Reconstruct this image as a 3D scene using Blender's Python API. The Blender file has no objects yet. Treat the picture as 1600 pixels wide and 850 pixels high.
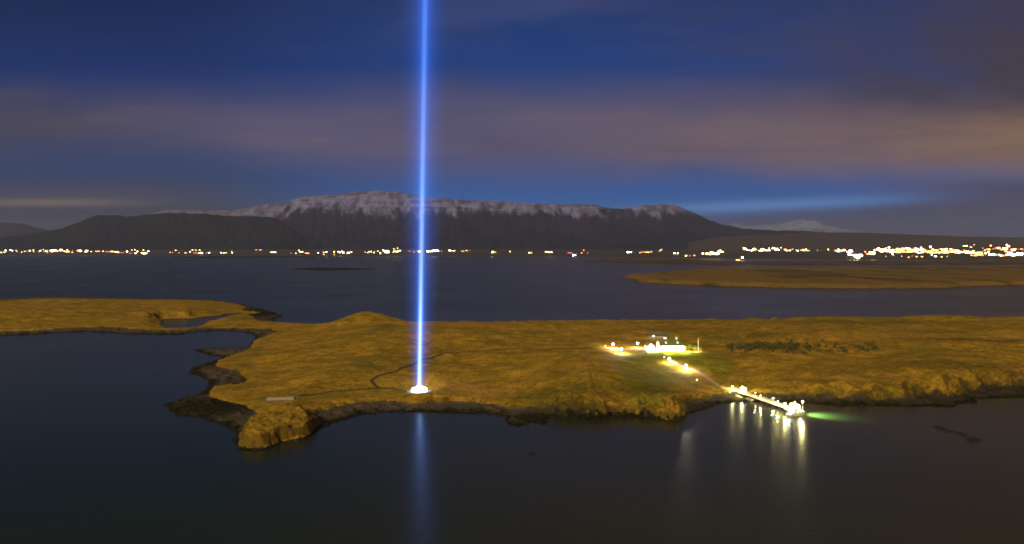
import bpy, math, random
import numpy as np
random.seed(7)
R = math.radians
sc = bpy.context.scene
COL = sc.collection

# ------------------------------------------------------------------ camera
CAMH = 100.0
PITCH = math.atan(37/1000)
cd = bpy.data.cameras.new('camera'); cam = bpy.data.objects.new('camera', cd); COL.objects.link(cam)
cam.location = (0, 0, CAMH); cam.rotation_euler = (math.pi/2 - PITCH, 0, 0)
cd.sensor_width = 36; cd.lens = 22.5; cd.clip_start = 1; cd.clip_end = 200000
sc.camera = cam
sc.view_settings.view_transform = 'Standard'; sc.view_settings.look = 'None'
sc.view_settings.exposure = 0.0; sc.view_settings.gamma = 1; sc.view_settings.use_curve_mapping = False
sc.render.engine = 'CYCLES'
cy = sc.cycles
cy.use_denoising = True
cy.filter_width = 1.8
cy.sample_clamp_indirect = 4.0
cy.max_bounces = 5; cy.diffuse_bounces = 2; cy.glossy_bounces = 3
cy.volume_bounces = 0; cy.transparent_max_bounces = 24
cy.volume_max_steps = 256

def lin(r, g, b):
    f = lambda c: (c/255/12.92 if c/255 < .04045 else ((c/255+.055)/1.055)**2.4)
    return (f(r), f(g), f(b), 1)

# ------------------------------------------------------------------ node helper
class NT:
    def __init__(s, nt): s.t = nt; s.n = nt.nodes; s.l = nt.links
    def put(s, sock, v):
        if v is None: return
        if hasattr(v, 'links') or isinstance(v, bpy.types.NodeSocket): s.l.new(v, sock)
        else: sock.default_value = v
    def m(s, op, a, b=None, c=None, clamp=False):
        n = s.n.new('ShaderNodeMath'); n.operation = op; n.use_clamp = clamp
        s.put(n.inputs[0], a); s.put(n.inputs[1], b); s.put(n.inputs[2], c)
        return n.outputs[0]
    def mr(s, v, a, b, lo=0., hi=1., smooth=True):
        n = s.n.new('ShaderNodeMapRange'); n.interpolation_type = 'SMOOTHSTEP' if smooth else 'LINEAR'
        s.put(n.inputs[0], v)
        for i, x in enumerate((a, b, lo, hi)): s.put(n.inputs[i+1], x)
        return n.outputs[0]
    def mix(s, f, a, b, mode='MIX'):
        n = s.n.new('ShaderNodeMix'); n.data_type = 'RGBA'; n.blend_type = mode
        s.put(n.inputs[0], f); s.put(n.inputs[6], a); s.put(n.inputs[7], b)
        return n.outputs[2]
    def noise(s, vec, scale, detail=3, rough=.55, dist=0., seed=None):
        n = s.n.new('ShaderNodeTexNoise'); 
        if seed is not None:
            n.noise_dimensions = '4D'; n.inputs['W'].default_value = seed
        s.put(n.inputs['Vector'], vec)
        n.inputs['Scale'].default_value = scale; n.inputs['Detail'].default_value = detail
        n.inputs['Roughness'].default_value = rough; n.inputs['Distortion'].default_value = dist
        return n.outputs[0]
    def comb(s, x, y, z):
        n = s.n.new('ShaderNodeCombineXYZ')
        for i, v in enumerate((x, y, z)): s.put(n.inputs[i], v)
        return n.outputs[0]
    def sep(s, v):
        n = s.n.new('ShaderNodeSeparateXYZ'); s.put(n.inputs[0], v); return n.outputs
    def vmul(s, v, k):
        n = s.n.new('ShaderNodeVectorMath'); n.operation = 'MULTIPLY'; s.put(n.inputs[0], v); n.inputs[1].default_value = k
        return n.outputs[0]
    def ramp(s, f, stops):
        n = s.n.new('ShaderNodeValToRGB'); e = n.color_ramp.elements
        e[0].position, e[0].color = stops[0]; e[1].position, e[1].color = stops[-1]
        for p, c in stops[1:-1]:
            x = e.new(p); x.color = c
        s.put(n.inputs[0], f); return n.outputs[0]

# ------------------------------------------------------------------ night sky
w = bpy.data.worlds.new('World'); sc.world = w; w.use_nodes = True
N = NT(w.node_tree); N.n.clear()
tc = N.n.new('ShaderNodeTexCoord'); X, Y, Z = N.sep(tc.outputs['Generated'])
yy = N.m('MAXIMUM', Y, 0.3)
U = N.m('DIVIDE', X, yy)                    # tangent of the bearing
V = N.m('DIVIDE', Z, yy)                    # tangent of the elevation
n1 = N.noise(N.comb(N.m('MULTIPLY', U, 2.0), N.m('MULTIPLY', V, 9.0), 0.), 1.0, 4, .55, .3, 3.1)
n2 = N.noise(N.comb(N.m('MULTIPLY', U, 3.5), N.m('MULTIPLY', V, 11.0), 0.), 1.0, 4, .6, .4, 9.4)
n3 = N.noise(N.comb(N.m('MULTIPLY', U, 2.6), N.m('MULTIPLY', V, 24.0), 0.), 1.0, 5, .62, .6, 5.7)
Vw = N.m('ADD', V, N.m('MULTIPLY', N.m('SUBTRACT', n1, .5), .10))
def gauss(u0, su, v0, sv, vv=None):
    a = N.m('POWER', N.m('DIVIDE', N.m('SUBTRACT', U, u0), su), 2)
    b = N.m('POWER', N.m('DIVIDE', N.m('SUBTRACT', vv or V, v0), sv), 2)
    return N.m('EXPONENT', N.m('MULTIPLY', N.m('ADD', a, b), -1))
# clear deep blue, left and right of the view
blueL = N.ramp(N.m('DIVIDE', V, .6), [(0, lin(38,44,60)), (.08, lin(42,50,68)), (.14, lin(42,58,92)), (.24, lin(34,60,108)), (.42, lin(10,46,108)), (.66, lin(8,34,78)), (.74, lin(26,38,50)), (1, lin(32,38,42))])
blueR = N.ramp(N.m('DIVIDE', V, .6), [(0, lin(54,58,82)), (.06, lin(58,68,106)), (.12, lin(30,94,166)), (.17, lin(26,84,156)), (.3, lin(34,64,122)), (.5, lin(22,58,122)), (.66, lin(18,50,104)), (.74, lin(64,54,54)), (1, lin(68,54,46))])
col = N.mix(N.mr(U, -.55, -.05), blueL, blueR)
# long brownish-violet cloud band lit by the towns, warmer towards the right
bandc = N.mix(N.mr(U, -.1, .85), lin(90,84,112), lin(134,104,84))
bandc = N.mix(N.mr(U, -.8, -.3), lin(70,66,86), bandc)
lo = N.mr(Vw, N.mr(U, -.5, 0, .105, .07), N.mr(U, -.5, 0, .20, .16)); hi = N.mr(Vw, .285, .19)
band = N.m('MULTIPLY', N.m('MULTIPLY', lo, hi), N.mr(n2, .2, .6, .72, 1.0))
col = N.mix(band, col, bandc)
# thin veil, upper right
veil = N.m('MULTIPLY', N.mr(U, .0, .75), N.mr(n2, .3, .66, .4, .95))
veil = N.m('MULTIPLY', veil, N.mr(Vw, .17, .24))
col = N.mix(veil, col, N.mix(N.mr(U, .2, .9), lin(54,58,94), lin(66,54,62)))
# soft violet wisps at the top of the middle
col = N.mix(N.m('MULTIPLY', gauss(.1, .35, .36, .09, Vw), N.m('MULTIPLY', N.mr(n1, .42, .66), .6)), col, lin(66,76,124))
# lower right bank of grey violet cloud with a bright blue slit above it
bank = N.m('MULTIPLY', N.mr(U, .22, .62), N.mr(N.m('ADD', Vw, N.m('MULTIPLY', U, -.03)), .075, .045))
col = N.mix(N.m('MULTIPLY', bank, .9), col, lin(62,64,92))
slitv = N.m('SUBTRACT', V, N.m('MULTIPLY', N.m('SUBTRACT', U, .4), .045))
col = N.mix(N.m('MULTIPLY', gauss(.38, .30, .067, .0095, slitv), .95), col, lin(84,134,198))
col = N.mix(N.m('MULTIPLY', N.mr(U, .5, .8), N.m('MULTIPLY', N.mr(V, .05, .07), N.mr(V, .12, .09))), col, lin(68,66,96))
col = N.mix(N.m('MULTIPLY', N.mr(n3, .46, .66), N.m('MULTIPLY', N.m('MULTIPLY', N.mr(V, .09, .16), N.mr(U, -.5, .2, .1, 1.)), .30)), col, N.mix(N.mr(U, -.4, .7), lin(58,56,88), lin(62,60,84)))
col = N.mix(N.m('MULTIPLY', N.mr(n3, .46, .30), N.m('MULTIPLY', band, .16)), col, lin(138,112,104))
# glowing low orange cloud, far left
col = N.mix(N.m('MULTIPLY', gauss(-.72, .13, .074, .0065, N.m('ADD', V, N.m('MULTIPLY', n1, .006))), .75), col, lin(140,116,98))
col = N.mix(N.m('MULTIPLY', gauss(-.66, .20, .085, .018), .4), col, lin(84,74,80))
# town glow low over the far right towns
col = N.mix(N.m('MULTIPLY', gauss(.42, .05, .0, .03), .22), col, lin(150,130,100))
# sky behind and above the view: dim blue overhead, sodium city glow behind
back = N.mix(N.mr(Z, .02, .5), lin(205,140,78), lin(34,50,84))
col = N.mix(N.mr(Y, .32, -.25), col, back)
col = N.mix(N.mr(Z, 0.0, -.02), col, lin(20,24,34))
bg = N.n.new('ShaderNodeBackground'); N.put(bg.inputs[0], col); bg.inputs[1].default_value = 1.0
sk = N.n.new('ShaderNodeTexSky'); sk.sky_type = 'NISHITA'; sk.sun_disc = False
sk.sun_elevation = R(28); sk.sun_rotation = R(205)
bg2 = N.n.new('ShaderNodeBackground'); N.put(bg2.inputs[0], sk.outputs[0]); bg2.inputs[1].default_value = 0.0004
ad = N.n.new('ShaderNodeAddShader'); N.l.new(bg.outputs[0], ad.inputs[0]); N.l.new(bg2.outputs[0], ad.inputs[1])
wo = N.n.new('ShaderNodeOutputWorld'); N.l.new(ad.outputs[0], wo.inputs[0])

# ------------------------------------------------------------------ the one distant warm light (glow of the city behind the viewer)
sd = bpy.data.lights.new('city_glow', 'SUN'); sd.energy = 3.15; sd.angle = R(14); sd.color = (1.0, .80, .38)
sun = bpy.data.objects.new('city_glow', sd); COL.objects.link(sun)
sun.rotation_euler = (R(62), 0, R(-25))       # from behind and left, 28 degrees up

# ------------------------------------------------------------------ pixel <-> world
cp, sp = math.cos(PITCH), math.sin(PITCH)
def rayd(px, py):
    dx = (px-800)/1000; dy = (425-py)/1000
    return (dx, cp + dy*sp, -sp + dy*cp)
def G(px, py, z=0.):
    d = rayd(px, py); t = (z-CAMH)/d[2]
    return (d[0]*t, d[1]*t)

# ------------------------------------------------------------------ numpy noise
def vnoise(x, y, seed=0):
    xi = np.floor(x).astype(np.int64); yi = np.floor(y).astype(np.int64)
    fx = x-xi; fy = y-yi; fx = fx*fx*(3-2*fx); fy = fy*fy*(3-2*fy)
    def h(a, b):
        n = (a*374761393 + b*668265263 + seed*974634777) & 0xffffffff
        n = ((n ^ (n >> 13))*1274126177) & 0xffffffff
        return ((n ^ (n >> 16)) & 0xffff)/65535.0
    return (h(xi, yi)*(1-fx)+h(xi+1, yi)*fx)*(1-fy) + (h(xi, yi+1)*(1-fx)+h(xi+1, yi+1)*fx)*fy
def fbm(x, y, seed=0, o=4, g=.5):
    r = 0.; a = 1.; t = 0.
    for i in range(o):
        r = r + a*vnoise(x*2**i+i*17.3, y*2**i-i*9.1, seed+i); t += a; a *= g
    return r/t
def sm(a, b, x):
    t = np.clip((x-a)/(b-a), 0, 1); return t*t*(3-2*t)
def sdf(x, y, poly, vals=None):
    """signed distance (inside positive) and nearest-edge value"""
    x = np.asarray(x, float); y = np.asarray(y, float)
    P = np.array(poly, float); Q = np.roll(P, -1, 0)
    best = np.full(x.shape, 1e18); ins = np.zeros(x.shape, bool); val = np.zeros(x.shape)
    for i in range(len(P)):
        ax, ay = P[i]; bx, by = Q[i]; ex, ey = bx-ax, by-ay
        L2 = ex*ex+ey*ey
        if L2 < 1e-9: continue
        t = np.clip(((x-ax)*ex+(y-ay)*ey)/L2, 0, 1)
        d = (x-ax-t*ex)**2+(y-ay-t*ey)**2
        k = d < best; best = np.where(k, d, best)
        if vals is not None:
            v = vals[i]*(1-t)+vals[(i+1) % len(P)]*t; val = np.where(k, v, val)
        if ay != by:
            c = ((ay > y) != (by > y)) & (x < ex*(y-ay)/ey+ax); ins ^= c
    d = np.sqrt(best); d = np.where(ins, d, -d)
    return (d, val) if vals is not None else d
def segdist(x, y, pts):
    best = np.full(np.shape(x), 1e18)
    for (ax, ay), (bx, by) in zip(pts[:-1], pts[1:]):
        ex, ey = bx-ax, by-ay; L2 = ex*ex+ey*ey+1e-9
        t = np.clip(((x-ax)*ex+(y-ay)*ey)/L2, 0, 1)
        best = np.minimum(best, (x-ax-t*ex)**2+(y-ay-t*ey)**2)
    return np.sqrt(best)

# ------------------------------------------------------------------ near island outlines (traced, then laid on the ground)
WL = [(-400,468),(-100,467),(0,468),(80,464),(200,466),(330,468),(375,474),(402,482),(430,488),(442,495),(420,501),(440,504),
 (500,507),(520,508),(640,509),(900,509),(1250,507),(1600,505),(2100,505),
 (2100,615),(1700,618),(1600,621),(1525,623),(1523,629),(1499,633),(1481,636),(1378,635),(1300,633),(1250,630),(1195,626),(1160,628),
 (1145,630),(1127,632),(1095,640),(1070,650),(1045,658),(1010,655),(982,651),(960,653),(920,657),(890,652),(860,651),(850,664),(835,660),
 (810,667),(797,666),(790,656),(785,648),(735,646),(700,645),(645,644),(600,645),(570,647),(540,655),(521,661),(500,672),(491,678),
 (478,688),(445,694),(420,703),(395,706),(371,702),(366,694),(368,680),(350,667),(332,659),(305,652),(277,650),(255,632),(290,620),
 (324,611),(328,602),(326,594),(310,589),(297,581),(305,573),(316,569),(329,567),(338,562),(345,558),(325,555),(301,547),(310,544),
 (350,546),(385,543),(391,540),(397,531),(399,525),(385,520),(350,517),(310,518),(280,523),(200,522),(130,518),(60,522),(0,525),(-200,532),(-400,535)]
LL = [(-400,471,1.5),(0,470,1.5),(80,467,1.5),(330,470,1.5),(370,474,1),(385,480,1),(378,487,1),(392,494,1),(405,501,1),(500,507,2),(520,508,3),
 (640,509,5),(900,509,6),(1250,506,7),(1600,504,7),(2100,504,7),
 (2100,592,8),(1700,598,9),(1600,603,9),(1540,606,9),(1500,615,8),(1486,621,6),(1470,618,6),(1440,619,6),(1425,622,5),(1383,625,6),(1352,625,6),
 (1300,622,5),(1245,619,5),(1195,616,3.5),(1170,614,2),(1145,612,2),(1127,616,2.5),(1095,624,4),(1075,634,6),(1066,650,9),(1045,653,9),
 (1020,648,7),(982,647,5),(950,650,7),(920,650,8),(880,646,7),(850,642,5),(805,637,3.5),(765,632,2),(720,629,2.5),(690,632,4),(650,634,4),
 (620,632,3.5),(600,628,2),(560,631,2),(530,637,2.5),(500,645,2.5),(480,655,1.5),(440,665,1),(415,658,1),(399,648,1),(385,640,1.5),
 (371,632,1.5),(347,628,1.2),(327,621,1.2),(324,610,1.5),(332,602,1.5),(375,600,1.2),(384,594,1),(371,581,1),(345,575,1.5),(333,570,1.5),
 (338,563,1.5),(362,555,1.5),(390,545,1.5),(393,532,1.5),(415,524,1.5),(434,518,1),(420,514,1),(360,513,1),(310,512,1),(290,516,1),
 (240,517,1.2),(200,514,1.5),(180,512,1.5),(130,512,2),(60,517,2),(0,519,2),(-400,528,2)]
HD = [(369,699),(390,704),(411,702),(440,692),(478,685),(495,675)]
W_POLY = [G(a, b) for a, b in WL]
L_POLY = [G(a, b, 1.5) for a, b, c in LL]; L_VAL = [c for *_, c in LL]
H_POLY = [G(a, b) for a, b in HD] + [(-109, 362), (-120, 372), (-141, 376), (-149, 362), (-146, 340)]
POND = [G(a, b, 3) for a, b in [(246,503),(256,496),(300,494.5),(340,490),(372,486),(380,487),(345,494),(325,500),(312,507),(280,510),(258,509)]]
LAWN = [G(a, b, 14) for a, b in [(985,549),(1092,550),(1150,560),(1150,571),(1095,570),(1058,590),(1040,615),(985,612),(960,575),(960,556)]]
TRACK_PX = {
 'west': [(955,545),(900,545),(820,546),(740,549),(690,553),(660,562),(620,580),(590,588),(580,594),(583,600),(592,606)],
 'shore': [(648,612),(620,609),(592,606),(560,609),(520,612),(490,617),(462,622),(452,625)],
 'pier': [(1040,552),(1046,561),(1060,571),(1085,579),(1105,590),(1122,603),(1143,609)],
 'east': [(955,545),(975,546),(1000,545),(1012,549)],
}
HILLS = [  # x, y, sx, sy, height
 (-178, 775, 34, 40, 13), (-150, 790, 60, 30, 3), (45, 465, 32, 48, 6.5), (53, 503, 4, 4, 2.8), (60, 430, 16, 22, 3), (22, 425, 10, 16, 2.5),
 (225, 606, 62, 24, 6), (300, 600, 60, 30, 4), (392, 790, 60, 40, 4), (536, 790, 60, 40, 5), (650, 780, 40, 40, 4),
 (420, 560, 70, 30, 4), (520, 640, 120, 40, 4), (-60, 620, 90, 60, 3), (150, 700, 120, 60, 4), (95, 420, 14, 18, 2), (60, 780, 80, 30, 2),
 (330, 480, 50, 30, 3), (-700, 1230, 160, 40, 3), (-480, 1240, 120, 30, 2.5),
]
def bilin_rise(x, y):
    far = sm(850, 1000, y)
    left = sm(-110, -240, x)*(1-far)
    return 12.5*(1-far)*(1-left*.6) + 2.5*far
def island_h(x, y, full=False):
    x = np.asarray(x, float); y = np.asarray(y, float)
    nz = fbm(x/9, y/9, 5, 5, .6)-.5
    k = np.clip(y/420, 1, 2.5)
    dW = sdf(x, y, W_POLY) + nz*9
    dL, c = sdf(x, y, L_POLY, L_VAL)
    c = c + (5-c)*sm(15, 90, dL)
    d2 = dL + ((fbm(x/16, y/16, 11, 4)-.5)*13+(fbm(x/5, y/5, 12, 3, .6)-.5)*6)*np.clip(c/5, .35, 1.3)
    zb = np.where(dW > 0, 1.7*(1-np.exp(-dW*.045)), dW*.12)
    rocks = np.maximum(fbm(x/4.5, y/6, 21, 4, .6)-.47, 0)*6*sm(0, 4, dW)*sm(6, -2, dL)
    cliff = c*(.6*sm(0, 2+c*.45, d2)+.4*sm(2+c*.3, 5+c*1.1, d2+(fbm(x/7, y/7, 13, 3)-.5)*8))*(1+.6*(fbm(x/18, y/18, 31, 3)-.5))
    crag = sm(3.5, 6.5, c)*sm(-1, 3, d2)*sm(26, 6, d2)*(fbm(x/8, y/9, 41, 4, .6)-.45)*11
    ins = np.clip(dL, 0, 1e9)
    rise = bilin_rise(x, y)*(1-np.exp(-ins/125))
    hill = 0.
    for hx, hy, sx, sy, hh in HILLS:
        hill = hill + hh*np.exp(-((x-hx)/sx)**2-((y-hy)/sy)**2)
    und = (fbm(x/70, y/50, 51, 4)-.5)*7*sm(10, 90, ins) + (fbm(x/12, y/10, 61, 4)-.5)*1.7*sm(0, 25, ins)
    z = zb + rocks + cliff + crag + rise + hill*sm(0, 45, ins) + und*np.where(y > 950, .5, 1)
    dH = sdf(x, y, H_POLY)
    dHn = dH + (fbm(x/5, y/5, 71, 4, .6)-.5)*5
    z = z + (7.2+.045*(x+130)+1.4*(fbm(x/9, y/9, 72, 3)-.5))*(.65*sm(0, 4, dHn)+.35*sm(3, 8, dHn+(fbm(x/4, y/4, 75, 3)-.5)*6))
    pond = sdf(x, y, POND)+nz*14
    z = np.where(pond > -25, z*(1-sm(-25, 0, pond)) + (1.0-1.6*sm(-4, 8, pond))*sm(-25, 0, pond), z)
    # level ground for house and monument
    for fx, fy, fr, fz in FLAT:
        q = sm(fr*2.6, fr, np.hypot(x-fx, y-fy)); z = z*(1-q)+fz*q
    if full: return z, dW, dL, c, dH, pond, d2
    return z
FLAT = []
def cast(px, py, hf, lo=280, hi=1600, n=4000, first=True):
    d = rayd(px, py); s = np.geomspace(lo, hi, n)
    x = d[0]*s; y = d[1]*s; z = CAMH+d[2]*s
    h = np.maximum(hf(x, y), 0); k = np.where(z <= h)[0]
    i = k[0] if len(k) else n-1
    return float(x[i]), float(y[i]), float(h[i])
TOWER = (-62.5, 428.5)
FLAT.append((TOWER[0], TOWER[1], 8, 3.6))
HOUSE = cast(1042, 549, island_h)
FLAT.append((HOUSE[0]+2, HOUSE[1]+6, 27, HOUSE[2]))

# ------------------------------------------------------------------ mesh helpers
def new_mesh_obj(name, verts, faces, mat, parent=None, smooth=False):
    me = bpy.data.meshes.new(name)
    me.from_pydata([tuple(v) for v in verts], [], faces); me.update()
    if mat: me.materials.append(mat)
    if smooth: me.polygons.foreach_set('use_smooth', [True]*len(me.polygons))
    o = bpy.data.objects.new(name, me); COL.objects.link(o)
    if parent: o.parent = parent
    return o
def grid_obj(name, Xg, Yg, Zg, mat, attrs=None, cut=-.9):
    r, c = Xg.shape
    co = np.stack([Xg, Yg, Zg], -1).reshape(-1, 3).astype(np.float32)
    idx = np.arange(r*c).reshape(r, c)
    q = np.stack([idx[:-1, :-1], idx[:-1, 1:], idx[1:, 1:], idx[1:, :-1]], -1).reshape(-1, 4)
    keep = co[:, 2][q].max(1) > cut; q = q[keep]
    used = np.zeros(r*c, bool); used[q.ravel()] = True
    mp = np.cumsum(used)-1; q = mp[q]; co = co[used]
    me = bpy.data.meshes.new(name)
    me.vertices.add(len(co)); me.vertices.foreach_set('co', co.ravel())
    me.loops.add(len(q)*4); me.loops.foreach_set('vertex_index', q.ravel().astype(np.int32))
    me.polygons.add(len(q)); me.polygons.foreach_set('loop_start', np.arange(0, len(q)*4, 4, dtype=np.int32))
    me.polygons.foreach_set('loop_total', np.full(len(q), 4, np.int32))
    me.update(calc_edges=True); me.validate()
    me.polygons.foreach_set('use_smooth', [True]*len(me.polygons))
    for k, v in (attrs or {}).items():
        a = me.attributes.new(k, 'FLOAT', 'POINT'); a.data.foreach_set('value', v.ravel()[used].astype(np.float32))
    me.materials.append(mat)
    o = bpy.data.objects.new(name, me); COL.objects.link(o); return o

class MB:
    def __init__(s): s.v = []; s.f = []
    def add(s, vs, fs):
        b = len(s.v); s.v += [tuple(v) for v in vs]; s.f += [tuple(i+b for i in f) for f in fs]; return s
    def box(s, x, y, z, sx, sy, sz, rz=0.):
        c_, s_ = math.cos(rz), math.sin(rz); vs = []
        for k in (0, 1):
            for a, b in ((-1,-1),(1,-1),(1,1),(-1,1)):
                u, v_ = a*sx/2, b*sy/2; vs.append((x+u*c_-v_*s_, y+u*s_+v_*c_, z+k*sz))
        return s.add(vs, [(3,2,1,0),(4,5,6,7),(0,1,5,4),(1,2,6,5),(2,3,7,6),(3,0,4,7)])
    def tube(s, p0, p1, r0, r1=None, n=10):
        r1 = r0 if r1 is None else r1
        p0 = np.array(p0, float); p1 = np.array(p1, float); d = p1-p0; d /= np.linalg.norm(d)
        a = np.cross(d, (0,0,1) if abs(d[2]) < .9 else (1,0,0)); a /= np.linalg.norm(a); b = np.cross(d, a)
        vs = []
        for p, r in ((p0, r0), (p1, r1)):
            for i in range(n):
                t = 2*math.pi*i/n; vs.append(p+r*(a*math.cos(t)+b*math.sin(t)))
        fs = [(i, (i+1) % n, n+(i+1) % n, n+i) for i in range(n)] + [tuple(range(n))[::-1], tuple(range(n, 2*n))]
        return s.add(vs, fs)
    def lathe(s, prof, n=24, c=(0,0,0)):
        vs = []; m = len(prof)
        for r, z in prof:
            for i in range(n):
                t = 2*math.pi*i/n; vs.append((c[0]+r*math.cos(t), c[1]+r*math.sin(t), c[2]+z))
        fs = [(j*n+i, j*n+(i+1) % n, (j+1)*n+(i+1) % n, (j+1)*n+i) for j in range(m-1) for i in range(n)]
        fs += [tuple(range(n))[::-1], tuple(range((m-1)*n, m*n))]
        return s.add(vs, fs)
    def ball(s, c, r, n=12, m=8):
        return s.lathe([(max(.02*r, r*math.sin(math.pi*j/m)), -r*math.cos(math.pi*j/m)) for j in range(m+1)], n, c)
    def gable(s, x, y, z, sx, sy, h, rz=0., over=0.):
        """gable roof: ridge along local x"""
        c_, s_ = math.cos(rz), math.sin(rz); T = lambda u, v_, q: (x+u*c_-v_*s_, y+u*s_+v_*c_, z+q)
        a, b = sx/2+over, sy/2+over
        return s.add([T(-a,-b,0),T(a,-b,0),T(a,b,0),T(-a,b,0),T(-a,0,h),T(a,0,h)], [(0,3,2,1),(0,1,5,4),(2,3,4,5),(1,2,5),(3,0,4)])
    def hip(s, x, y, z, sx, sy, h, ins, rz=0., over=0.):
        c_, s_ = math.cos(rz), math.sin(rz); T = lambda u, v_, q: (x+u*c_-v_*s_, y+u*s_+v_*c_, z+q)
        a, b = sx/2+over, sy/2+over
        return s.add([T(-a,-b,0),T(a,-b,0),T(a,b,0),T(-a,b,0),T(-a+ins,0,h),T(a-ins,0,h)], [(0,3,2,1),(0,1,5,4),(2,3,4,5),(1,2,5),(3,0,4)])
    def build(s, name, mat, parent=None, smooth=False): return new_mesh_obj(name, s.v, s.f, mat, parent, smooth)

def tag(o, label=None, cat=None, group=None, kind=None):
    if label: o['label'] = label
    if cat: o['category'] = cat
    if group: o['group'] = group
    if kind: o['kind'] = kind
    return o
def empty(name, loc, rz=0.):
    o = bpy.data.objects.new(name, None); COL.objects.link(o); o.location = loc; o.rotation_euler = (0, 0, rz); o.empty_display_size = .5
    return o
def kids(o): return [c for c in bpy.data.objects if c.parent == o]
def copy_thing(o, ch, loc, rz, label, group=None, scale=None):
    r = o.copy(); COL.objects.link(r); r.location = loc; r.rotation_euler = (0, 0, rz); r['label'] = label
    if group: r['group'] = group
    if scale: r.scale = scale
    for c, gs in ch:
        d = c.copy(); COL.objects.link(d); d.parent = r
        for g in gs:
            e = g.copy(); COL.objects.link(e); e.parent = d
    return r
def tree_of(o): return [(c, kids(c)) for c in kids(o)]

# ------------------------------------------------------------------ materials
def mat(name, col=(.5,.5,.5,1), rough=.8, var=.18, scale=1.0, emit=None, es=0., metal=0., sample=True, coord='Object'):
    m = bpy.data.materials.new(name); m.use_nodes = True; T = NT(m.node_tree)
    b = T.n['Principled BSDF']; c = T.n.new('ShaderNodeTexCoord')
    n = T.noise(c.outputs[coord], scale, 4, .6)
    dk = tuple(v*(1-var) for v in col[:3])+(1,); lt = tuple(min(1, v*(1+var)) for v in col[:3])+(1,)
    T.put(b.inputs['Base Color'], T.mix(T.mr(n, .3, .7), dk, lt))
    b.inputs['Roughness'].default_value = rough; b.inputs['Metallic'].default_value = metal
    if emit:
        T.put(b.inputs['Emission Color'], emit); b.inputs['Emission Strength'].default_value = es
        if not sample: m.cycles.emission_sampling = 'NONE'
    return m

# grass and rock of the islands
def land_mat(name, far=1.0):
    m = bpy.data.materials.new(name); m.use_nodes = True; T = NT(m.node_tree); b = T.n['Principled BSDF']
    g = T.n.new('ShaderNodeNewGeometry'); P = g.outputs['Position']; Nn = T.sep(g.outputs['Normal'])
    at = lambda k: [setattr(a := T.n.new('ShaderNodeAttribute'), 'attribute_name', k), a.outputs['Fac']][1]
    big = T.noise(T.vmul(P, (.012/far, .020/far, .02)), 1, 4, .6, .6)
    mid = T.noise(T.vmul(P, (.05/far, .09/far, .05)), 1, 5, .65, .4)
    fine = T.noise(T.vmul(P, (.35/far, .55/far, .35)), 1, 5, .7)
    c = T.mix(T.mr(mid, .32, .68), lin(132,108,24), lin(184,142,42))
    c = T.mix(T.m('MULTIPLY', T.mr(big, .5, .68), .75), c, lin(112,104,28))
    c = T.mix(T.m('MULTIPLY', T.mr(big, .46, .30), .65), c, lin(174,128,64))
    spots = T.noise(T.vmul(P, (.09/far, .16/far, .1)), 1, 6, .7, .8)
    c = T.mix(T.m('MULTIPLY', T.mr(spots, .56, .68), .5), c, lin(70,62,26))
    c = T.mix(T.m('MULTIPLY', T.mr(spots, .40, .30), .5), c, lin(186,136,70))
    c = T.mix(T.mr(fine, .38, .66, .0, .6), c, lin(66,58,22))
    tus = T.noise(T.vmul(P, (.16/far, .30/far, .16)), 1, 3, .6, .5)
    c = T.mix(T.m('MULTIPLY', T.mr(tus, .52, .66), .32), c, lin(92,76,22)); c = T.mix(T.m('MULTIPLY', T.mr(tus, .45, .34), .32), c, lin(196,152,70))
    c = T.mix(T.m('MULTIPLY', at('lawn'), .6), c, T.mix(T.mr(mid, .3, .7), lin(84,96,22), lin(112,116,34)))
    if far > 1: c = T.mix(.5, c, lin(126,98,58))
    rockc = T.mix(T.mr(fine, .3, .7), lin(26,26,16), lin(62,56,34))
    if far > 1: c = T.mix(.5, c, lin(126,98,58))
    rockc = T.mix(T.m('MULTIPLY', T.mr(spots, .52, .66), .5), rockc, lin(84,74,34))
    c = T.mix(T.m('MULTIPLY', at('heath_dim'), T.mr(T.m('ADD', mid, T.m('MULTIPLY', fine, .3)), .5, .72, .15, .85)), c, lin(50,50,20))
    steep = T.mr(T.m('ADD', Nn[2], T.m('MULTIPLY', T.m('SUBTRACT', fine, .5), .22)), .84, .66)
    c = T.mix(T.m('MULTIPLY', steep, .62), c, rockc)
    sand = T.mix(T.mr(fine, .3, .7), lin(66,58,50), lin(90,80,68))
    weed = T.mix(T.mr(fine, .35, .7), lin(14,16,8), lin(42,40,18))
    wet = T.m('ADD', at('beach'), T.m('MULTIPLY', T.m('SUBTRACT', fine, .5), .6))
    c = T.mix(T.mr(wet, .35, .65), c, T.mix(at('weed'), sand, weed))
    T.put(b.inputs['Base Color'], c); b.inputs['Roughness'].default_value = 1.0
    b.inputs['Specular IOR Level'].default_value = .12
    bm = T.n.new('ShaderNodeBump'); bm.inputs['Distance'].default_value = 1.2*far; bm.inputs['Strength'].default_value = .65
    T.put(bm.inputs['Height'], T.m('ADD', T.m('MULTIPLY', spots, .8), T.m('MULTIPLY', fine, .5))); T.l.new(bm.outputs[0], b.inputs['Normal'])
    return m
M_LAND = land_mat('dry_grass_land'); M_LANDFAR = land_mat('far_grass_land', 4.0)

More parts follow.
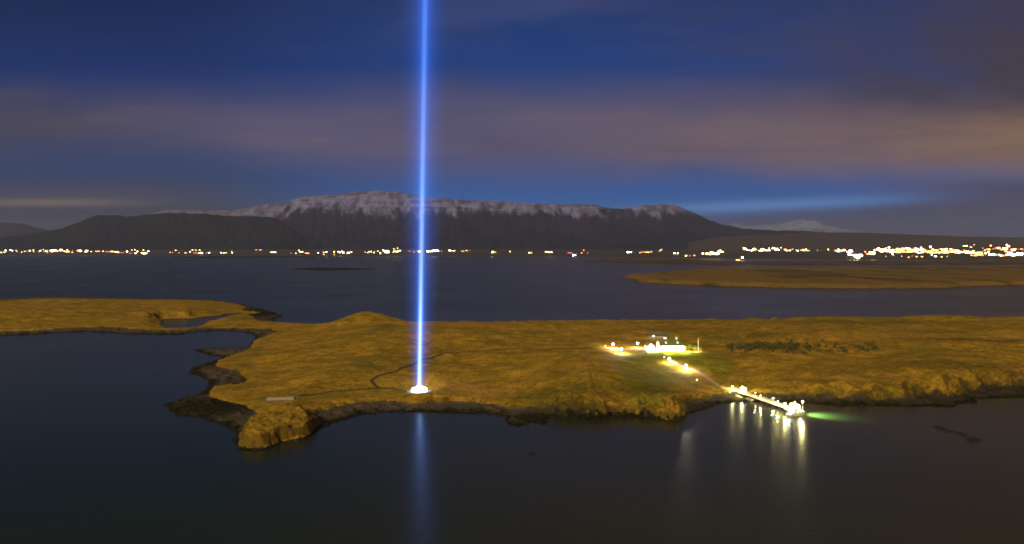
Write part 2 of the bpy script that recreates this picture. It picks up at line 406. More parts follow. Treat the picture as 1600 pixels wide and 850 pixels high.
# water: dark, smooth after rain, softly ruffled
def water_mat():
    m = bpy.data.materials.new('sea_water'); m.use_nodes = True; T = NT(m.node_tree); b = T.n['Principled BSDF']
    g = T.n.new('ShaderNodeNewGeometry'); P = g.outputs['Position']
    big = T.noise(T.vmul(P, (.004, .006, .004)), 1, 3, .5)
    xs = T.sep(P); sky_warmth = T.mr(T.m('ADD', xs[0], T.m('MULTIPLY', T.m('SUBTRACT', big, .5), 500)), -260, 320)
    T.put(b.inputs['Base Color'], T.mix(sky_warmth, (.013,.025,.024,1), (.044,.038,.022,1)))  # warmer sky reflection towards the right put into the base colour
    b.inputs['Specular IOR Level'].default_value = .31
    b.inputs['IOR'].default_value = 1.333
    b.inputs['Specular Tint'].default_value = (.80,.88,.62,1)
    T.put(b.inputs['Roughness'], T.m('ADD', T.mr(big, .3, .7, .18, .23), T.mr(xs[1], 480, 1100, 0., .09)))
    rp = T.noise(T.vmul(P, (.35, .8, .5)), 1, 4, .6, .3); rp2 = T.noise(T.vmul(P, (.05, .11, .1)), 1, 3, .6, .3)
    bm = T.n.new('ShaderNodeBump'); bm.inputs['Distance'].default_value = .09; bm.inputs['Strength'].default_value = .5
    T.put(bm.inputs['Height'], T.m('ADD', rp, T.m('MULTIPLY', rp2, T.mr(xs[1], 480, 1100, 2.5, 5.)))); T.l.new(bm.outputs[0], b.inputs['Normal'])
    return m
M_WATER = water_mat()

# mountains
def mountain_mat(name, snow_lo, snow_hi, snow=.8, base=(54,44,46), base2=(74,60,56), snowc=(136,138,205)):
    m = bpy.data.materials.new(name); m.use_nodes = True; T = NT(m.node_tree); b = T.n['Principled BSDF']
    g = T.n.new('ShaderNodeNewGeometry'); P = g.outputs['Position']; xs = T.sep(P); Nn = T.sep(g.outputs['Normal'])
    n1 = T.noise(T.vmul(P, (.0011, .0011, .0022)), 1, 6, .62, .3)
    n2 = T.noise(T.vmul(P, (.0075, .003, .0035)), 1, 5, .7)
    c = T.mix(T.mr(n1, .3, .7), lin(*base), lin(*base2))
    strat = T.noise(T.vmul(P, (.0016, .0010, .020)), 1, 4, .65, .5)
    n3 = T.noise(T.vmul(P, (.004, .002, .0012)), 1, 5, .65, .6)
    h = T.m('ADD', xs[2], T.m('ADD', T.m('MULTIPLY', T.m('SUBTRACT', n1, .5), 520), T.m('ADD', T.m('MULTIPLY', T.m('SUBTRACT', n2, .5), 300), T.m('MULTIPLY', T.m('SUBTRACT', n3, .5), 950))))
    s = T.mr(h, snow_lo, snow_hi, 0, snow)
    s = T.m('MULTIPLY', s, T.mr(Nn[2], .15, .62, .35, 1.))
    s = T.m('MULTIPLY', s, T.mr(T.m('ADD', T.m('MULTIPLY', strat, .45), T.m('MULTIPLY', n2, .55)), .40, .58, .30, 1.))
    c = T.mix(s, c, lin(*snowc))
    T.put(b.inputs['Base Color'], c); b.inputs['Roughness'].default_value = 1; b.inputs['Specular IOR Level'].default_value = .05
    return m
# ------------------------------------------------------------------ sea
S = 60000
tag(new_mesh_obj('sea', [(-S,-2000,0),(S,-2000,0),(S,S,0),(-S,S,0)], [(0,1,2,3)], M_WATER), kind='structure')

# ------------------------------------------------------------------ near island
def fan(p0, p1, dp, d0, d1, step):
    px = np.arange(p0, p1+dp, dp); ds = [d0]
    while ds[-1] < d1: ds.append(ds[-1]*(1+step))
    D, PX = np.meshgrid(np.array(ds), px, indexing='ij')
    return (PX-800)/1000*D, D, PX
Xg, Yg, _ = fan(-260, 1860, 2.2, 296, 1420, .0030)
Zg, dW, dL, cc, dH, pond, d2 = island_h(Xg, Yg, True)
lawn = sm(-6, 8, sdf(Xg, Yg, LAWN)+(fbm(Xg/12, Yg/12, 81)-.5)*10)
beach = sm(2.2+.25*cc, .2, d2)*(1-sm(-1.5, 1.5, dH)); beach = np.maximum(beach, sm(1.1, .3, Zg))
beach = np.where(pond > -22, sm(-4, 3, pond)*.9, beach)
weed = np.maximum(sm(9, 2, dW+(fbm(Xg/7, Yg/7, 83)-.5)*8), 0)
reefz = [(-168,470,40,60), (-185,400,45,30), (15,372,18,12), (-250,560,70,30), (-400,980,80,90), (340,395,80,20)]
for a, b_, sx, sy in reefz: weed = np.maximum(weed, np.exp(-(((Xg-a)/sx)**2+((Yg-b_)/sy)**2)**2)*.95)
weed = np.maximum(weed, sm(3.5, 6, cc)*.6)
weed = np.clip(weed*sm(.2, .42, fbm(Xg/6, Yg/8, 84)+.1), 0, 1)
heath_dim = np.zeros_like(Xg)  # heath cover, plus the dimmer light on the right put in as darker ground
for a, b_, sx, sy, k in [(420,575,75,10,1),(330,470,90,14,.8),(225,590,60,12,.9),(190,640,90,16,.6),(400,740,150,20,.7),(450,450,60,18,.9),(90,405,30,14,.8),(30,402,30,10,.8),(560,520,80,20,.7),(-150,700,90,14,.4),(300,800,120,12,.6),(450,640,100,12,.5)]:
    heath_dim = np.maximum(heath_dim, k*np.exp(-((Xg-a)/sx)**2-((Yg-b_)/sy)**2))
heath_dim = np.maximum(heath_dim, .85*sm(3, 6, cc)*sm(16, 3, np.abs(dL))*sm(.4, .56, fbm(Xg/14, Yg/14, 91, 3)))
heath_dim = np.maximum(heath_dim, sm(-2, 4, dH)*.12)
isl = grid_obj('island', Xg, Yg, Zg, M_LAND, {'lawn': lawn, 'beach': beach, 'weed': weed, 'heath_dim': np.clip(heath_dim, 0, 1)}, cut=-.6)
tag(isl, kind='structure')

# tracks on the island
M_TRACK = mat('trodden_gravel', lin(66,50,26), 1, .3, .6)
M_ROAD = mat('pale_gravel_road', lin(150,128,96), 1, .2, .6)
def resample(pts, step):
    P = np.array(pts, float); L = np.r_[0, np.cumsum(np.hypot(*np.diff(P, axis=0).T))]
    s = np.arange(0, L[-1], step); s = np.r_[s, L[-1]]
    out = np.stack([np.interp(s, L, P[:, 0]), np.interp(s, L, P[:, 1])], -1)
    for _ in range(3): out[1:-1] = (out[:-2]+2*out[1:-1]+out[2:])/4
    return out
for k, wd, mt in (('west', 2.5, M_TRACK), ('shore', 2.3, M_TRACK), ('pier', 4.0, M_ROAD), ('east', 4.2, M_ROAD)):
    P = resample([cast(a, b_, island_h)[:2] for a, b_ in TRACK_PX[k]], 1.5)
    d = np.gradient(P, axis=0); d /= np.linalg.norm(d, axis=1)[:, None]; nn = np.stack([-d[:, 1], d[:, 0]], -1)
    cols = []
    for u in (-.5, -.17, .17, .5):
        Q = P+nn*wd*u*(1+.25*(fbm(P[:, 0]/5, P[:, 1]/5+u*9, 3)[:, None]-.5)*2)
        cols.append(np.c_[Q, island_h(Q[:, 0], Q[:, 1])+.14])
    V_ = np.stack(cols, 1).reshape(-1, 3); n = len(P)
    F = [(i*4+j, i*4+j+1, i*4+j+5, i*4+j+4) for i in range(n-1) for j in range(3)]
    tag(new_mesh_obj('path' if wd < 4 else 'road', V_, F, mt, smooth=True), kind='structure')

# ------------------------------------------------------------------ other low islands and spits
def low_land(name, px_poly, hgt, d0, d1, p0, p1, dp, step, seed, edge=20., dark=0.):
    poly = [G(a, b_) for a, b_ in px_poly]
    X_, Y_, _ = fan(p0, p1, dp, d0, d1, step)
    s = Y_/1500
    dd = sdf(X_, Y_, poly)+(fbm(X_/45, Y_/90, seed)-.5)*34*s
    Z_ = np.where(dd > 0, 1.2*sm(0, 8, dd)+hgt*sm(6, 6+edge, dd)*(.75+.5*fbm(X_/130, Y_/240, seed+1)), dd*.2)
    z0 = np.zeros_like(X_)
    o = grid_obj(name, X_, Y_, Z_, M_LANDFAR, {'lawn': z0, 'beach': np.maximum(sm(8, 1, dd), dark), 'weed': np.full_like(X_, .9),
        'heath_dim': np.clip(.35+sm(.5, .7, fbm(X_/90, Y_/260, seed+2)), 0, 1)}, cut=-.5)
    return tag(o, kind='structure')
low_land('islet', [(968,432),(985,436),(1002,442),(1100,447),(1200,449.5),(1300,451),(1440,451),(1490,450.5),(1515,447.5),(1600,446),(1900,441),(2000,418.5),(1600,419),(1300,420),(1130,420.5),(1060,424),(1010,430.5)],
         9, 1480, 3700, 940, 1880, 2.5, .006, 100, 30)
low_land('skerry', [(452,420.5),(500,418.5),(560,419.2),(590,420.6),(560,422),(500,423)], 1.5, 2700, 3500, 430, 610, 2, .006, 110, 40, .9)
low_land('sandbank', [(905,409),(935,406),(1000,405),(1080,406),(1165,410),(1160,414),(1120,414.5),(1000,411.5)], 4, 3600, 6500, 880, 1190, 3, .01, 120, 40, .5)
low_land('sandbank', [(1135,411),(1180,408.5),(1400,408),(1640,407.5),(1900,409),(1900,415),(1640,413),(1400,414),(1280,414.5),(1180,413.5)], 5, 3500, 6500, 1120, 1900, 3, .01, 130, 40, .5)
low_land('sandbank', [(262,402),(330,400.8),(420,400.5),(520,401.5),(400,403),(300,403.5)], 3, 6000, 9500, 240, 540, 3, .01, 140, 40, .9)

# ------------------------------------------------------------------ mainland plain and mountains
def interp(tab, px): t = np.array(tab, float); return np.interp(px, t[:, 0], t[:, 1])
SHORE = [(-400,399.5),(0,398.6),(230,398.4),(600,399.6),(900,401),(1000,402.5),(1150,404),(1350,405.6),(1600,406.5),(2000,408)]
def shoreD(px): return 100/((interp(SHORE, px)-388)/1000)
def plain_h(x, y):
    px = x/y*1000+800
    D = shoreD(px)+(fbm(px/40, px*0, 200, 3)-.5)*500
    t = y-D
    z = np.where(t > 0, 4+ (34+12*sm(1150, 1450, px))*sm(0, 1100, t) + (44-44*sm(1150, 1350, px))*sm(500, 2400, t) + 10*(fbm(x/700, y/700, 201)-.5)*sm(50, 800, t), t*.02)
    right = sm(1100, 1300, px)
    return z + right*interp([(1100,30),(1290,60),(1400,80),(1500,110),(1600,130),(2000,160)], px)*sm(1200, 6000, t)
px = np.arange(-350, 1960, 4.); ds = np.geomspace(4700, 16000, 170)
Dg, PX = np.meshgrid(ds, px, indexing='ij'); Xg2 = (PX-800)/1000*Dg; Yg2 = Dg
M_PLAIN = mat('dark_coastal_heath', lin(40,34,36), 1, .3, .004)
tag(grid_obj('mainland', Xg2, Yg2, plain_h(Xg2, Yg2), M_PLAIN, cut=-.5), kind='structure')

def mountain(name, crest, D0, D1, D2, m, seed, p0, p1, gully=.16, cliff=.5, foot=20, jag=1.0):
    """crest: silhouette table (pixel column, pixel row) seen at distance D1; foot of slope at D0, back at D2"""
    px = np.arange(p0, p1+1, 2.5)
    t = np.linspace(0, 1.35, 110); T_, PX = np.meshgrid(t, px, indexing='ij')
    D = np.where(T_ < 1, D0+(D1-D0)*T_, D1+(D2-D1)*(T_-1)/.35)
    row = interp(crest, PX) + (fbm(PX/9, PX*0, seed, 4, .6)-.5)*2.6*jag
    top = np.maximum((388-row)/1000*D1+100, foot)
    # spurs and gullies run down the slope
    wob = (fbm(PX/60, T_*2.2, seed+5, 3)-.5)*60
    rid = 1-np.abs(2*fbm((PX+wob)/34, T_*1.1, seed+6, 4, .55)-1)*2
    rid2 = 1-np.abs(2*fbm((PX+wob*.6)/11, T_*1.6, seed+7, 3)-1)*2
    tt = np.clip(T_, 0, 1)
    prof = (1-cliff)*tt**1.25 + cliff*sm(.55, .97, tt)
    amp = gully*np.sin(np.pi*np.clip(tt, 0, 1)**1.15)
    hgt = foot+(top-foot)*(prof + amp*(rid-.35) + amp*.45*(rid2-.35))
    hgt = np.minimum(hgt, foot+(top-foot)*(.02+1.0*np.minimum(1, tt*1.02)))
    hgt = np.where(T_ > 1, top*(1-.35*(T_-1)/.35), hgt)
    X_ = (PX-800)/1000*D
    return tag(grid_obj(name, X_, D, hgt, m, cut=-50), kind='structure')
M_MA = mountain_mat('mountain_rock_snow', 780, 1080, .8, (20,20,44), (36,32,56))
M_MB = mountain_mat('dark_mountain_rock', 1500, 2200, .3, (18,20,30), (30,30,40))
M_MC = mountain_mat('snow_ridge', 620, 900, .9, (44,40,48), (60,54,62), (126,128,180))
M_MD = mountain_mat('distant_snow_ridge', 200, 1100, .55, (60,78,140), (74,92,156), (190,196,240))  # distance haze painted into the rock as bright blue
mountain('mountain', [(430,345),(440,328),(450,318),(460,311),(470,308),(480,306.5),(530,304),(548,301),(560,299.5),(590,298.5),(620,299.5),(650,304),(680,309),(720,312),(760,313),(800,315.5),(860,319),(920,319),(935,322),(950,325),(970,326),(985,324),(1000,321.5),(1040,318.5),(1052,320),(1068,326),(1085,333),(1110,345),(1130,352),(1170,358),(1280,362),(1330,366),(1420,372),(1500,376),(1600,378)],
         11600, 14500, 17500, M_MA, 300, 425, 1640, .11, .5, 60)
mountain('mountain', [(-60,380),(10,370),(40,367),(70,362),(100,356),(130,345),(150,337),(158,335.5),(180,336),(200,338),(225,336),(250,333.5),(270,332),(320,334),(360,337),(400,338),(430,340),(450,352),(475,366),(500,382)],
         11300, 13300, 15000, M_MB, 320, -80, 500, .09, .2, 60)
mountain('mountain', [(215,345),(235,334),(250,331),(262,327),(300,328),(345,328.5),(372,328),(398,322),(425,318),(450,317),(466,312),(500,310),(540,330),(560,350)],
         12500, 16500, 19500, M_MC, 340, 210, 565, .14, .45, 20)
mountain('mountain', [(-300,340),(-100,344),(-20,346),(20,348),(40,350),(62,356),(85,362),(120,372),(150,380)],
         15000, 20000, 25000, mountain_mat('hazed_far_mountain_rock', 1500, 2200, .3, (30,36,62), (40,46,76)), 360, -320, 160, .1, .3, 20, .4)  # haze over this far slope put into its colour as paler blue
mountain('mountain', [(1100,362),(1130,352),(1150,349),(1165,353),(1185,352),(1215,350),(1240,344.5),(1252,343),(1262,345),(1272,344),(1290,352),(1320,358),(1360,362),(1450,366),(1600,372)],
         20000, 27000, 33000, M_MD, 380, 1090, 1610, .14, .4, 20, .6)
mountain('hill', [(1080,378),(1130,370),(1200,366),(1280,363),(1340,363),(1420,366),(1500,369),(1600,371),(1800,370),(1960,372)],
         8200, 10500, 13000, mat('dusky_hill_heath', lin(58,48,50), 1, .25, .002), 390, 1075, 1960, .05, .1, 30, .5)

# ------------------------------------------------------------------ light beam and its round monument
M_WHITE = mat('white_painted_stone', (.75,.75,.75,1), .7, .05, 2)
M_GLOWW = mat('glowing_well_wall', (.8,.8,.8,1), .6, .03, 2, emit=(1,.98,.95,1), es=9.)
M_LENS = mat('searchlight_lens', (.8,.8,.8,1), .3, .03, 2, emit=(.8,.88,1,1), es=60.)
M_METAL = mat('galvanised_metal', (.35,.35,.36,1), .45, .1, 3, metal=.8)
M_STONE = mat('grey_paving_stone', (.30,.28,.26,1), .9, .2, .8)
tz = 3.6
mon = tag(empty('peace_monument', (TOWER[0], TOWER[1], tz)), 'round white glowing stone well on paved circle at foot of the blue beam', 'monument')
MB().lathe([(8.4,-1.5),(8.4,.18),(8.0,.26),(5.2,.26)], 48).build('paving', M_STONE, mon)
# circular well wall and inner drum, both emitting in place of lamplight
MB().lathe([(5.1,.25),(5.1,1.9),(4.7,2.0),(4.6,1.9),(4.6,.9)], 48).build('well_wall', M_GLOWW, mon, True)
MB().lathe([(2.1,.85),(2.1,2.6),(1.9,3.4),(1.2,3.9)], 32).build('light_drum', M_GLOWW, mon, True)
for i in range(9):
    a = 2*math.pi*i/9
    h_ = MB().tube((3.3*math.cos(a), 3.3*math.sin(a), .9), (3.3*math.cos(a), 3.3*math.sin(a), 1.9), .42, .55, 14).build('searchlight', M_METAL, mon)
    MB().tube((3.3*math.cos(a), 3.3*math.sin(a), 1.905), (3.3*math.cos(a), 3.3*math.sin(a), 1.95), .48, .48, 14).build('lens', M_LENS, h_)
def beam_mat(name, r0, col0, col1, s0, s1, zh):
    m = bpy.data.materials.new(name); m.use_nodes = True; T = NT(m.node_tree); T.n.clear()
    tcn = T.n.new('ShaderNodeTexCoord'); z = T.sep(tcn.outputs['Object'])[2]
    f = T.m('POWER', T.mr(z, 0., zh, 0., 1., False), .8)
    e = T.n.new('ShaderNodeEmission'); T.put(e.inputs[0], T.mix(f, col0, col1))
    T.put(e.inputs[1], T.m('MULTIPLY', T.m('MULTIPLY_ADD', T.m('EXPONENT', T.m('MULTIPLY', z, -1/48)), 2.2, 1.), T.m('ADD', T.m('MULTIPLY', T.m('EXPONENT', T.m('MULTIPLY', f, -3.2)), s0-s1), s1)))
    o = T.n.new('ShaderNodeOutputMaterial'); T.l.new(e.outputs[0], o.inputs['Volume'])
    m.cycles.volume_step_rate = 1.0; m.cycles.emission_sampling = 'NONE'
    return m
beam = tag(empty('light_beam', (TOWER[0], TOWER[1], tz+3.2)), 'tall blue white searchlight beam rising from the round monument into the sky', 'light beam')
beam.rotation_euler = (0, R(1.15), 0)
for nm, r0, r1, c0, c1, s0, s1 in (
    ('beam_core', .62, 1.4, (.52,.74,1,1), (.035,.24,1,1), .44, .022),
    ('beam_body', 1.6, 2.4, (.24,.47,1,1), (.02,.17,1,1), .125, .020),
    ('beam_fringe', 2.3, 3.8, (.12,.28,1,1), (.015,.15,1,1), .022, .012),
    ('beam_fringe', 2.9, 5.2, (.07,.22,1,1), (.02,.14,1,1), .011, .007),
    ('beam_halo', 3.6, 7.0, (.05,.20,1,1), (.02,.15,1,1), .0055, .0042),
    ('beam_halo', 4.4, 9.2, (.04,.19,1,1), (.02,.15,1,1), .0030, .0026),
    ('beam_veil', 5.4, 12., (.04,.19,1,1), (.02,.16,1,1), .0016, .0015),
    ('beam_veil', 6.6, 15., (.04,.18,1,1), (.02,.17,1,1), .0009, .0009)):
    H = 1330.; k = (r1-r0)/90; k2 = (r1-r0)*.25/170
    bb = MB(); bb.lathe([(r0, 0.), (r0+k*45, 45.), (r1, 110.), (r1+k2*150, 260.), (r1+k2*600, H)], 40)
    bb.build(nm, beam_mat(nm+'_light', r0, c0, c1, s0, s1, 380.), beam, True)

# ------------------------------------------------------------------ lamps
def light(name, loc, power, col, parent=None, r=.3, kind='POINT', rot=None, spot=None, blend=.5):
    l = bpy.data.lights.new(name, kind); l.energy = power; l.color = col; l.shadow_soft_size = r
    if spot: l.spot_size = R(spot); l.spot_blend = blend
    o = bpy.data.objects.new(name, l); COL.objects.link(o); o.location = loc
    if rot: o.rotation_euler = rot
    if parent: o.parent = parent
    return o
M_BULB = mat('lamp_globe_lit', (.8,.8,.8,1), .4, .02, 2, emit=(1,.95,.86,1), es=75., sample=False)
M_BULBW = mat('lamp_globe_warm', (.8,.8,.8,1), .4, .02, 2, emit=(1,.72,.36,1), es=26., sample=False)
M_POLE = mat('dark_lamp_post', (.09,.09,.09,1), .6, .15, 2)
def lamp_thing(px, py, label, power, globe=.68, hgt=3.8, m=None, col=(1,.80,.62), group='white globe lamps by the house and road'):
    x, y, z = cast(px, py, island_h)
    t = tag(empty('street_lamp', (x, y, z-.05)), label, 'street lamp', group)
    MB().tube((0,0,0), (0,0,.5), .13, .11, 8).tube((0,0,.5), (0,0,hgt-globe), .07, .05, 8).build('post', M_POLE, t)
    MB().ball((0,0,hgt), globe, 14, 10).build('globe', m or M_BULB, t, True)
    MB().tube((0,0,hgt+globe*.92), (0,0,hgt+globe*1.15), globe*.5, globe*.2, 12).build('cap', M_POLE, t)
    if power: light('lamp_light', (0,0,hgt-globe-.25), power, col, t, .25)
    return t
lamp_thing(958, 544.5, 'globe lamp on the road west of the house, leftmost of the bright lamps', 34000)
lamp_thing(971, 552.5, 'globe lamp on the grass just in front of the leftmost lamp', 30000)
lamp_thing(996, 543.5, 'globe lamp standing alone left of the white chapel', 26000)
lamp_thing(1046, 568, 'globe lamp below the long house at the bend of the road', 20000)
lamp_thing(1072, 579, 'globe lamp beside the road nearest to the jetty', 26000)
sg = 'small dim garden lights'
lamp_thing(1038, 561, 'tiny warm garden light on the lawn below the long house', 60, .22, 1.4, M_BULBW, group=sg)
lamp_thing(1089, 596.5, 'tiny warm path light on the slope below the road', 60, .25, 1.4, M_BULBW, group=sg)
lamp_thing(946, 543, 'tiny warm path light left of the westmost bright lamp', 0, .2, 1.2, M_BULBW, group=sg)

# ------------------------------------------------------------------ house, chapel, farm building
hx, hy, hz = HOUSE
M_WALL = mat('whitewashed_wall', (.72,.72,.68,1), .8, .06, 1.)
M_ROOF = mat('dark_slate_roof', (.075,.08,.05,1), .7, .2, 1.5)
M_WINDOW = mat('lit_window_glass', (.3,.28,.2,1), .3, .03, 1, emit=(1,.85,.45,1), es=5., sample=False)
M_DARKWIN = mat('dark_window_glass', (.03,.035,.04,1), .15, .1, 1)
M_DOOR = mat('dark_green_door', (.05,.09,.05,1), .5, .1, 1)
M_FLOOD = mat('floodlight_lens', (.8,.8,.7,1), .3, .02, 1, emit=(1,.97,.5,1), es=60., sample=False)
hs = tag(empty('long_house', (hx+4.8, hy+5.5, hz-.1), R(2)), 'long white floodlit stone house with dark hipped roof', 'house')
MB().box(0,0,-1.5, 20,9.5,6.2).build('wall', M_WALL, hs)
rf = MB().hip(0,0,4.7, 20,9.5,5.2,4.5, over=.4).build('roof', M_ROOF, hs)
for cx in (-4.5, 4.5): MB().box(cx,0,8.6, 1.1,1.1,2.1).box(cx,0,10.7, 1.35,1.35,.22).build('chimney', M_WALL, rf)
for i in range(8):
    if i == 4: continue
    wx = -8.4+2.4*i
    wn = MB().box(wx,-4.78,1.5, 1.15,.06,1.6).build('window', M_WINDOW if i % 3 == 0 else M_DARKWIN, hs)
    MB().box(wx,-4.83,1.36, 1.4,.12,.12).build('sill', M_WHITE, wn); MB().box(wx,-4.83,3.12, 1.4,.10,.12).build('lintel', M_WHITE, wn)
MB().box(1.2,-4.79,.2, 1.3,.08,2.5).build('door', M_DOOR, hs)
for dx_ in (-5.2, 4.6):
    dm = MB().box(dx_,-2.9,6.0, 1.2,1.2,1.3).gable(dx_,-2.9,7.3, 1.4,1.4,.6).build('dormer', M_WALL, rf)
for i, wx in enumerate((-8.6,-5.2,-1.8,1.8,5.2,8.6)):
    light('facade_floodlight', (wx,-7.2,.5), 3600, (.84,1,.20), hs, .2)
# chapel
ch = tag(empty('chapel', (hx-13.4, hy+4.2, hz-.1), R(1)), 'small white floodlit chapel with steep dark roof left of the long house', 'chapel')
MB().box(0,0,-1.5, 6.4,10,5.6).build('wall', M_WALL, ch)
MB().gable(0,.1,4.1, 9.8,6.9,2.6, R(90), .0).build('roof', M_ROOF, ch)
MB().add([(-3.4,-5.02,4.1),(3.4,-5.02,4.1),(0,-5.02,6.9),(-3.4,-4.85,4.1),(3.4,-4.85,4.1),(0,-4.85,6.9)], [(0,1,2),(5,4,3),(0,3,4,1),(1,4,5,2),(2,5,3,0)]).build('gable', M_WALL, ch)
MB().box(0,-5.06,.1, 1.4,.1,2.4).build('door', M_DOOR, ch)
for wx in (-2, 2): MB().box(wx,-5.06,1.6, .9,.08,1.4).build('window', M_WINDOW, ch)
for wx in (-2.4, 2.4): light('facade_floodlight', (wx,-8.6,.5), 4500, (.95,1,.40), ch, .2)
# bell tower between
bt = tag(empty('bell_turret', (hx-7.4, hy+1.5, hz-.1)), 'slim white turret with pointed cap between chapel and long house', 'turret')
MB().box(0,0,-1, 2.1,2.1,7.9).build('wall', M_WALL, bt)
MB().hip(0,0,6.9, 2.1,2.1,2.0,1.1, over=.15).build('roof', M_WALL, bt)
MB().box(0,-1.07,4.6, .7,.06,1.1).build('louvre', M_DARKWIN, bt)
light('facade_floodlight', (0,-2.9,.4), 3600, (.95,1,.5), bt, .2)
# building behind
x, y, z = cast(1026, 531, island_h)
fb = tag(empty('farm_building', (x+2, y+6, z), R(-3)), 'dark roofed outbuilding with one bright lamp behind the house', 'building')
MB().box(0,0,-1, 18,7,4).build('wall', mat('grey_render', (.16,.15,.12,1), .9, .1, 1), fb)
MB().gable(0,0,3, 18,7,2.8, 0, .3).build('roof', M_ROOF, fb)
for wx in (-2.5, 5.5): MB().box(wx,-3.55,1, 1.1,.08,1.1).build('window', M_DARKWIN, fb)
lb = MB().tube((-4.2,-3.5,3.2), (-4.2,-4.1,3.2), .06, .06, 6).build('lamp_bracket', M_POLE, fb)
MB().ball((-4.2,-4.35,3.2), .48, 12, 8).build('lamp_globe', M_BULBW, lb, True)
MB().box(1,-3.6,2.5, 9,.08,.18).build('glowing_gutter', mat('glowing_trim', (.5,.45,.3,1), .7, .05, 1, emit=(1,.75,.35,1), es=.35, sample=False), fb)  # gutter emits a weak warm glow in place of lamplight on it
for a_, b_, lab in ((1038,529,'small warm light on a post beside the outbuilding, lower one'), (1043,526.5,'small warm light on a post beside the outbuilding, upper one'), (1055,532,'small warm light behind the roof of the long house')):
    lamp_thing(a_, b_+3, lab, 0, .3, 2.2, M_BULBW, group=sg)
# flagpole
x, y, z = cast(1091, 548, island_h)
fp = tag(empty('flagpole', (x, y, z-.1)), 'tall white flagpole right of the floodlit house', 'flagpole')
MB().tube((0,0,0), (0,0,10.5), .2, .12, 10).build('pole', M_WHITE, fp)
MB().box(0,0,0, .8,.8,.35).build('base', M_STONE, fp); MB().ball((0,0,10.6), .22, 10, 6).build('finial', M_WHITE, fp)
light('flagpole_spot', (1.2,-1.5,.4), 260, (1,.95,.8), fp, .1)

# ------------------------------------------------------------------ trees and bushes
M_LEAF = mat('autumn_birch_leaf', (.115,.11,.015,1), .8, .5, .5); M_BARK = mat('birch_bark', (.2,.17,.13,1), .9, .3, 2)
M_BUSH = mat('willow_leaf', (.05,.055,.014,1), .9, .5, .4)
def leaves(cx, cy, cz, rx, ry, rz, n, s, rng):
    V_ = []; F = []
    for i in range(n):
        while 1:
            p = rng.uniform(-1, 1, 3)
            if np.dot(p, p) < 1 and vnoise(np.array(p[0]*1.7+cx), np.array(p[1]*1.7+p[2]*1.3+cy), 4) > .33: break
        c = np.array([cx+p[0]*rx, cy+p[1]*ry, cz+p[2]*rz]); a = rng.normal(size=3); a /= np.linalg.norm(a)
        b_ = np.cross(a, rng.normal(size=3)); b_ /= np.linalg.norm(b_); k = s*rng.uniform(.6, 1.4); q = len(V_)
        V_ += [c-a*k, c+b_*k*.6, c+a*k, c-b_*k*.6]; F.append((q, q+1, q+2, q+3))
    return V_, F
rng = np.random.default_rng(5)
def tree(x, y, h, wd, label, leafm, group, n=420):
    z = float(island_h(np.array([x]), np.array([y]))[0])
    t = tag(empty('tree', (x, y, z-.1)), label, 'tree', group)
    tb = MB().tube((0,0,0), (.1,.05,h*.45), .18, .10, 8).tube((.1,.05,h*.4), (.0,.1,h*.85), .10, .03, 6)
    for k in range(4):
        a = k*1.7; tb.tube((.08,.05,h*(.22+.1*k)), (wd*.6*math.cos(a), wd*.6*math.sin(a), h*(.45+.1*k)), .07, .02, 5)
    tb.build('trunk', M_BARK, t)
    V_, F = leaves(0, 0, h*.58, wd, wd, h*.44, n, .22, rng)
    new_mesh_obj('crown', V_, F, leafm, t)
tx = hx+16
for i, (dx_, dy_, h, wd, lab) in enumerate([(0.5,3,4.6,2.0,'floodlit yellow green tree touching the right end of the long house'),
        (4,5,5.4,2.3,'floodlit yellow green tree, second from the long house'), (7.5,2,4.2,2.0,'floodlit yellow green tree, third from the long house'),
        (10.5,5,4.8,2.1,'yellow green tree just left of the flagpole'), (13,1.5,3.2,1.5,'low yellow green tree at the foot of the flagpole')]):
    tree(tx+dx_, hy+dy_, h, wd, lab, M_LEAF, 'trees beside the long house')
light('lawn_fill', (hx-1, hy-13, hz+3.2), 5200, (.7,1,.08)); light('lawn_fill', (hx+11, hy-12, hz+3.2), 5200, (.7,1,.08)); light('garden_floodlight', (tx+1, hy-2.5, hz+.8), 9000, (1,.95,.25)); light('garden_floodlight', (tx+8, hy-2.5, hz+.8), 5000, (1,.95,.25))  # the two green ones are unseen fill lamps added for the lawn glow
# willow scrub on the slope (a mass)
V_, F = [], []
for i in range(300):
    a = rng.uniform(0, 1); pxx = 1135+a*235 if i % 3 else 1135+a*115; pyy = 540+rng.normal(0, 4.2)+ (a-.5)*2
    if pxx > 1260 and rng.uniform() < .35: continue
    x, y, z = cast(pxx, pyy+4, island_h, 380, 900, 900)
    r = rng.uniform(1.2, 2.8)
    v, f = leaves(x, y, z+r*.45, r*1.2, r*1.2, r*.75, 26, .5, rng); q = len(V_); V_ += v; F += [tuple(k+q for k in t) for t in f]
tag(new_mesh_obj('shrubbery', V_, F, M_BUSH), 'dark willow scrub covering the slope right of the house', 'shrubbery', kind='stuff')
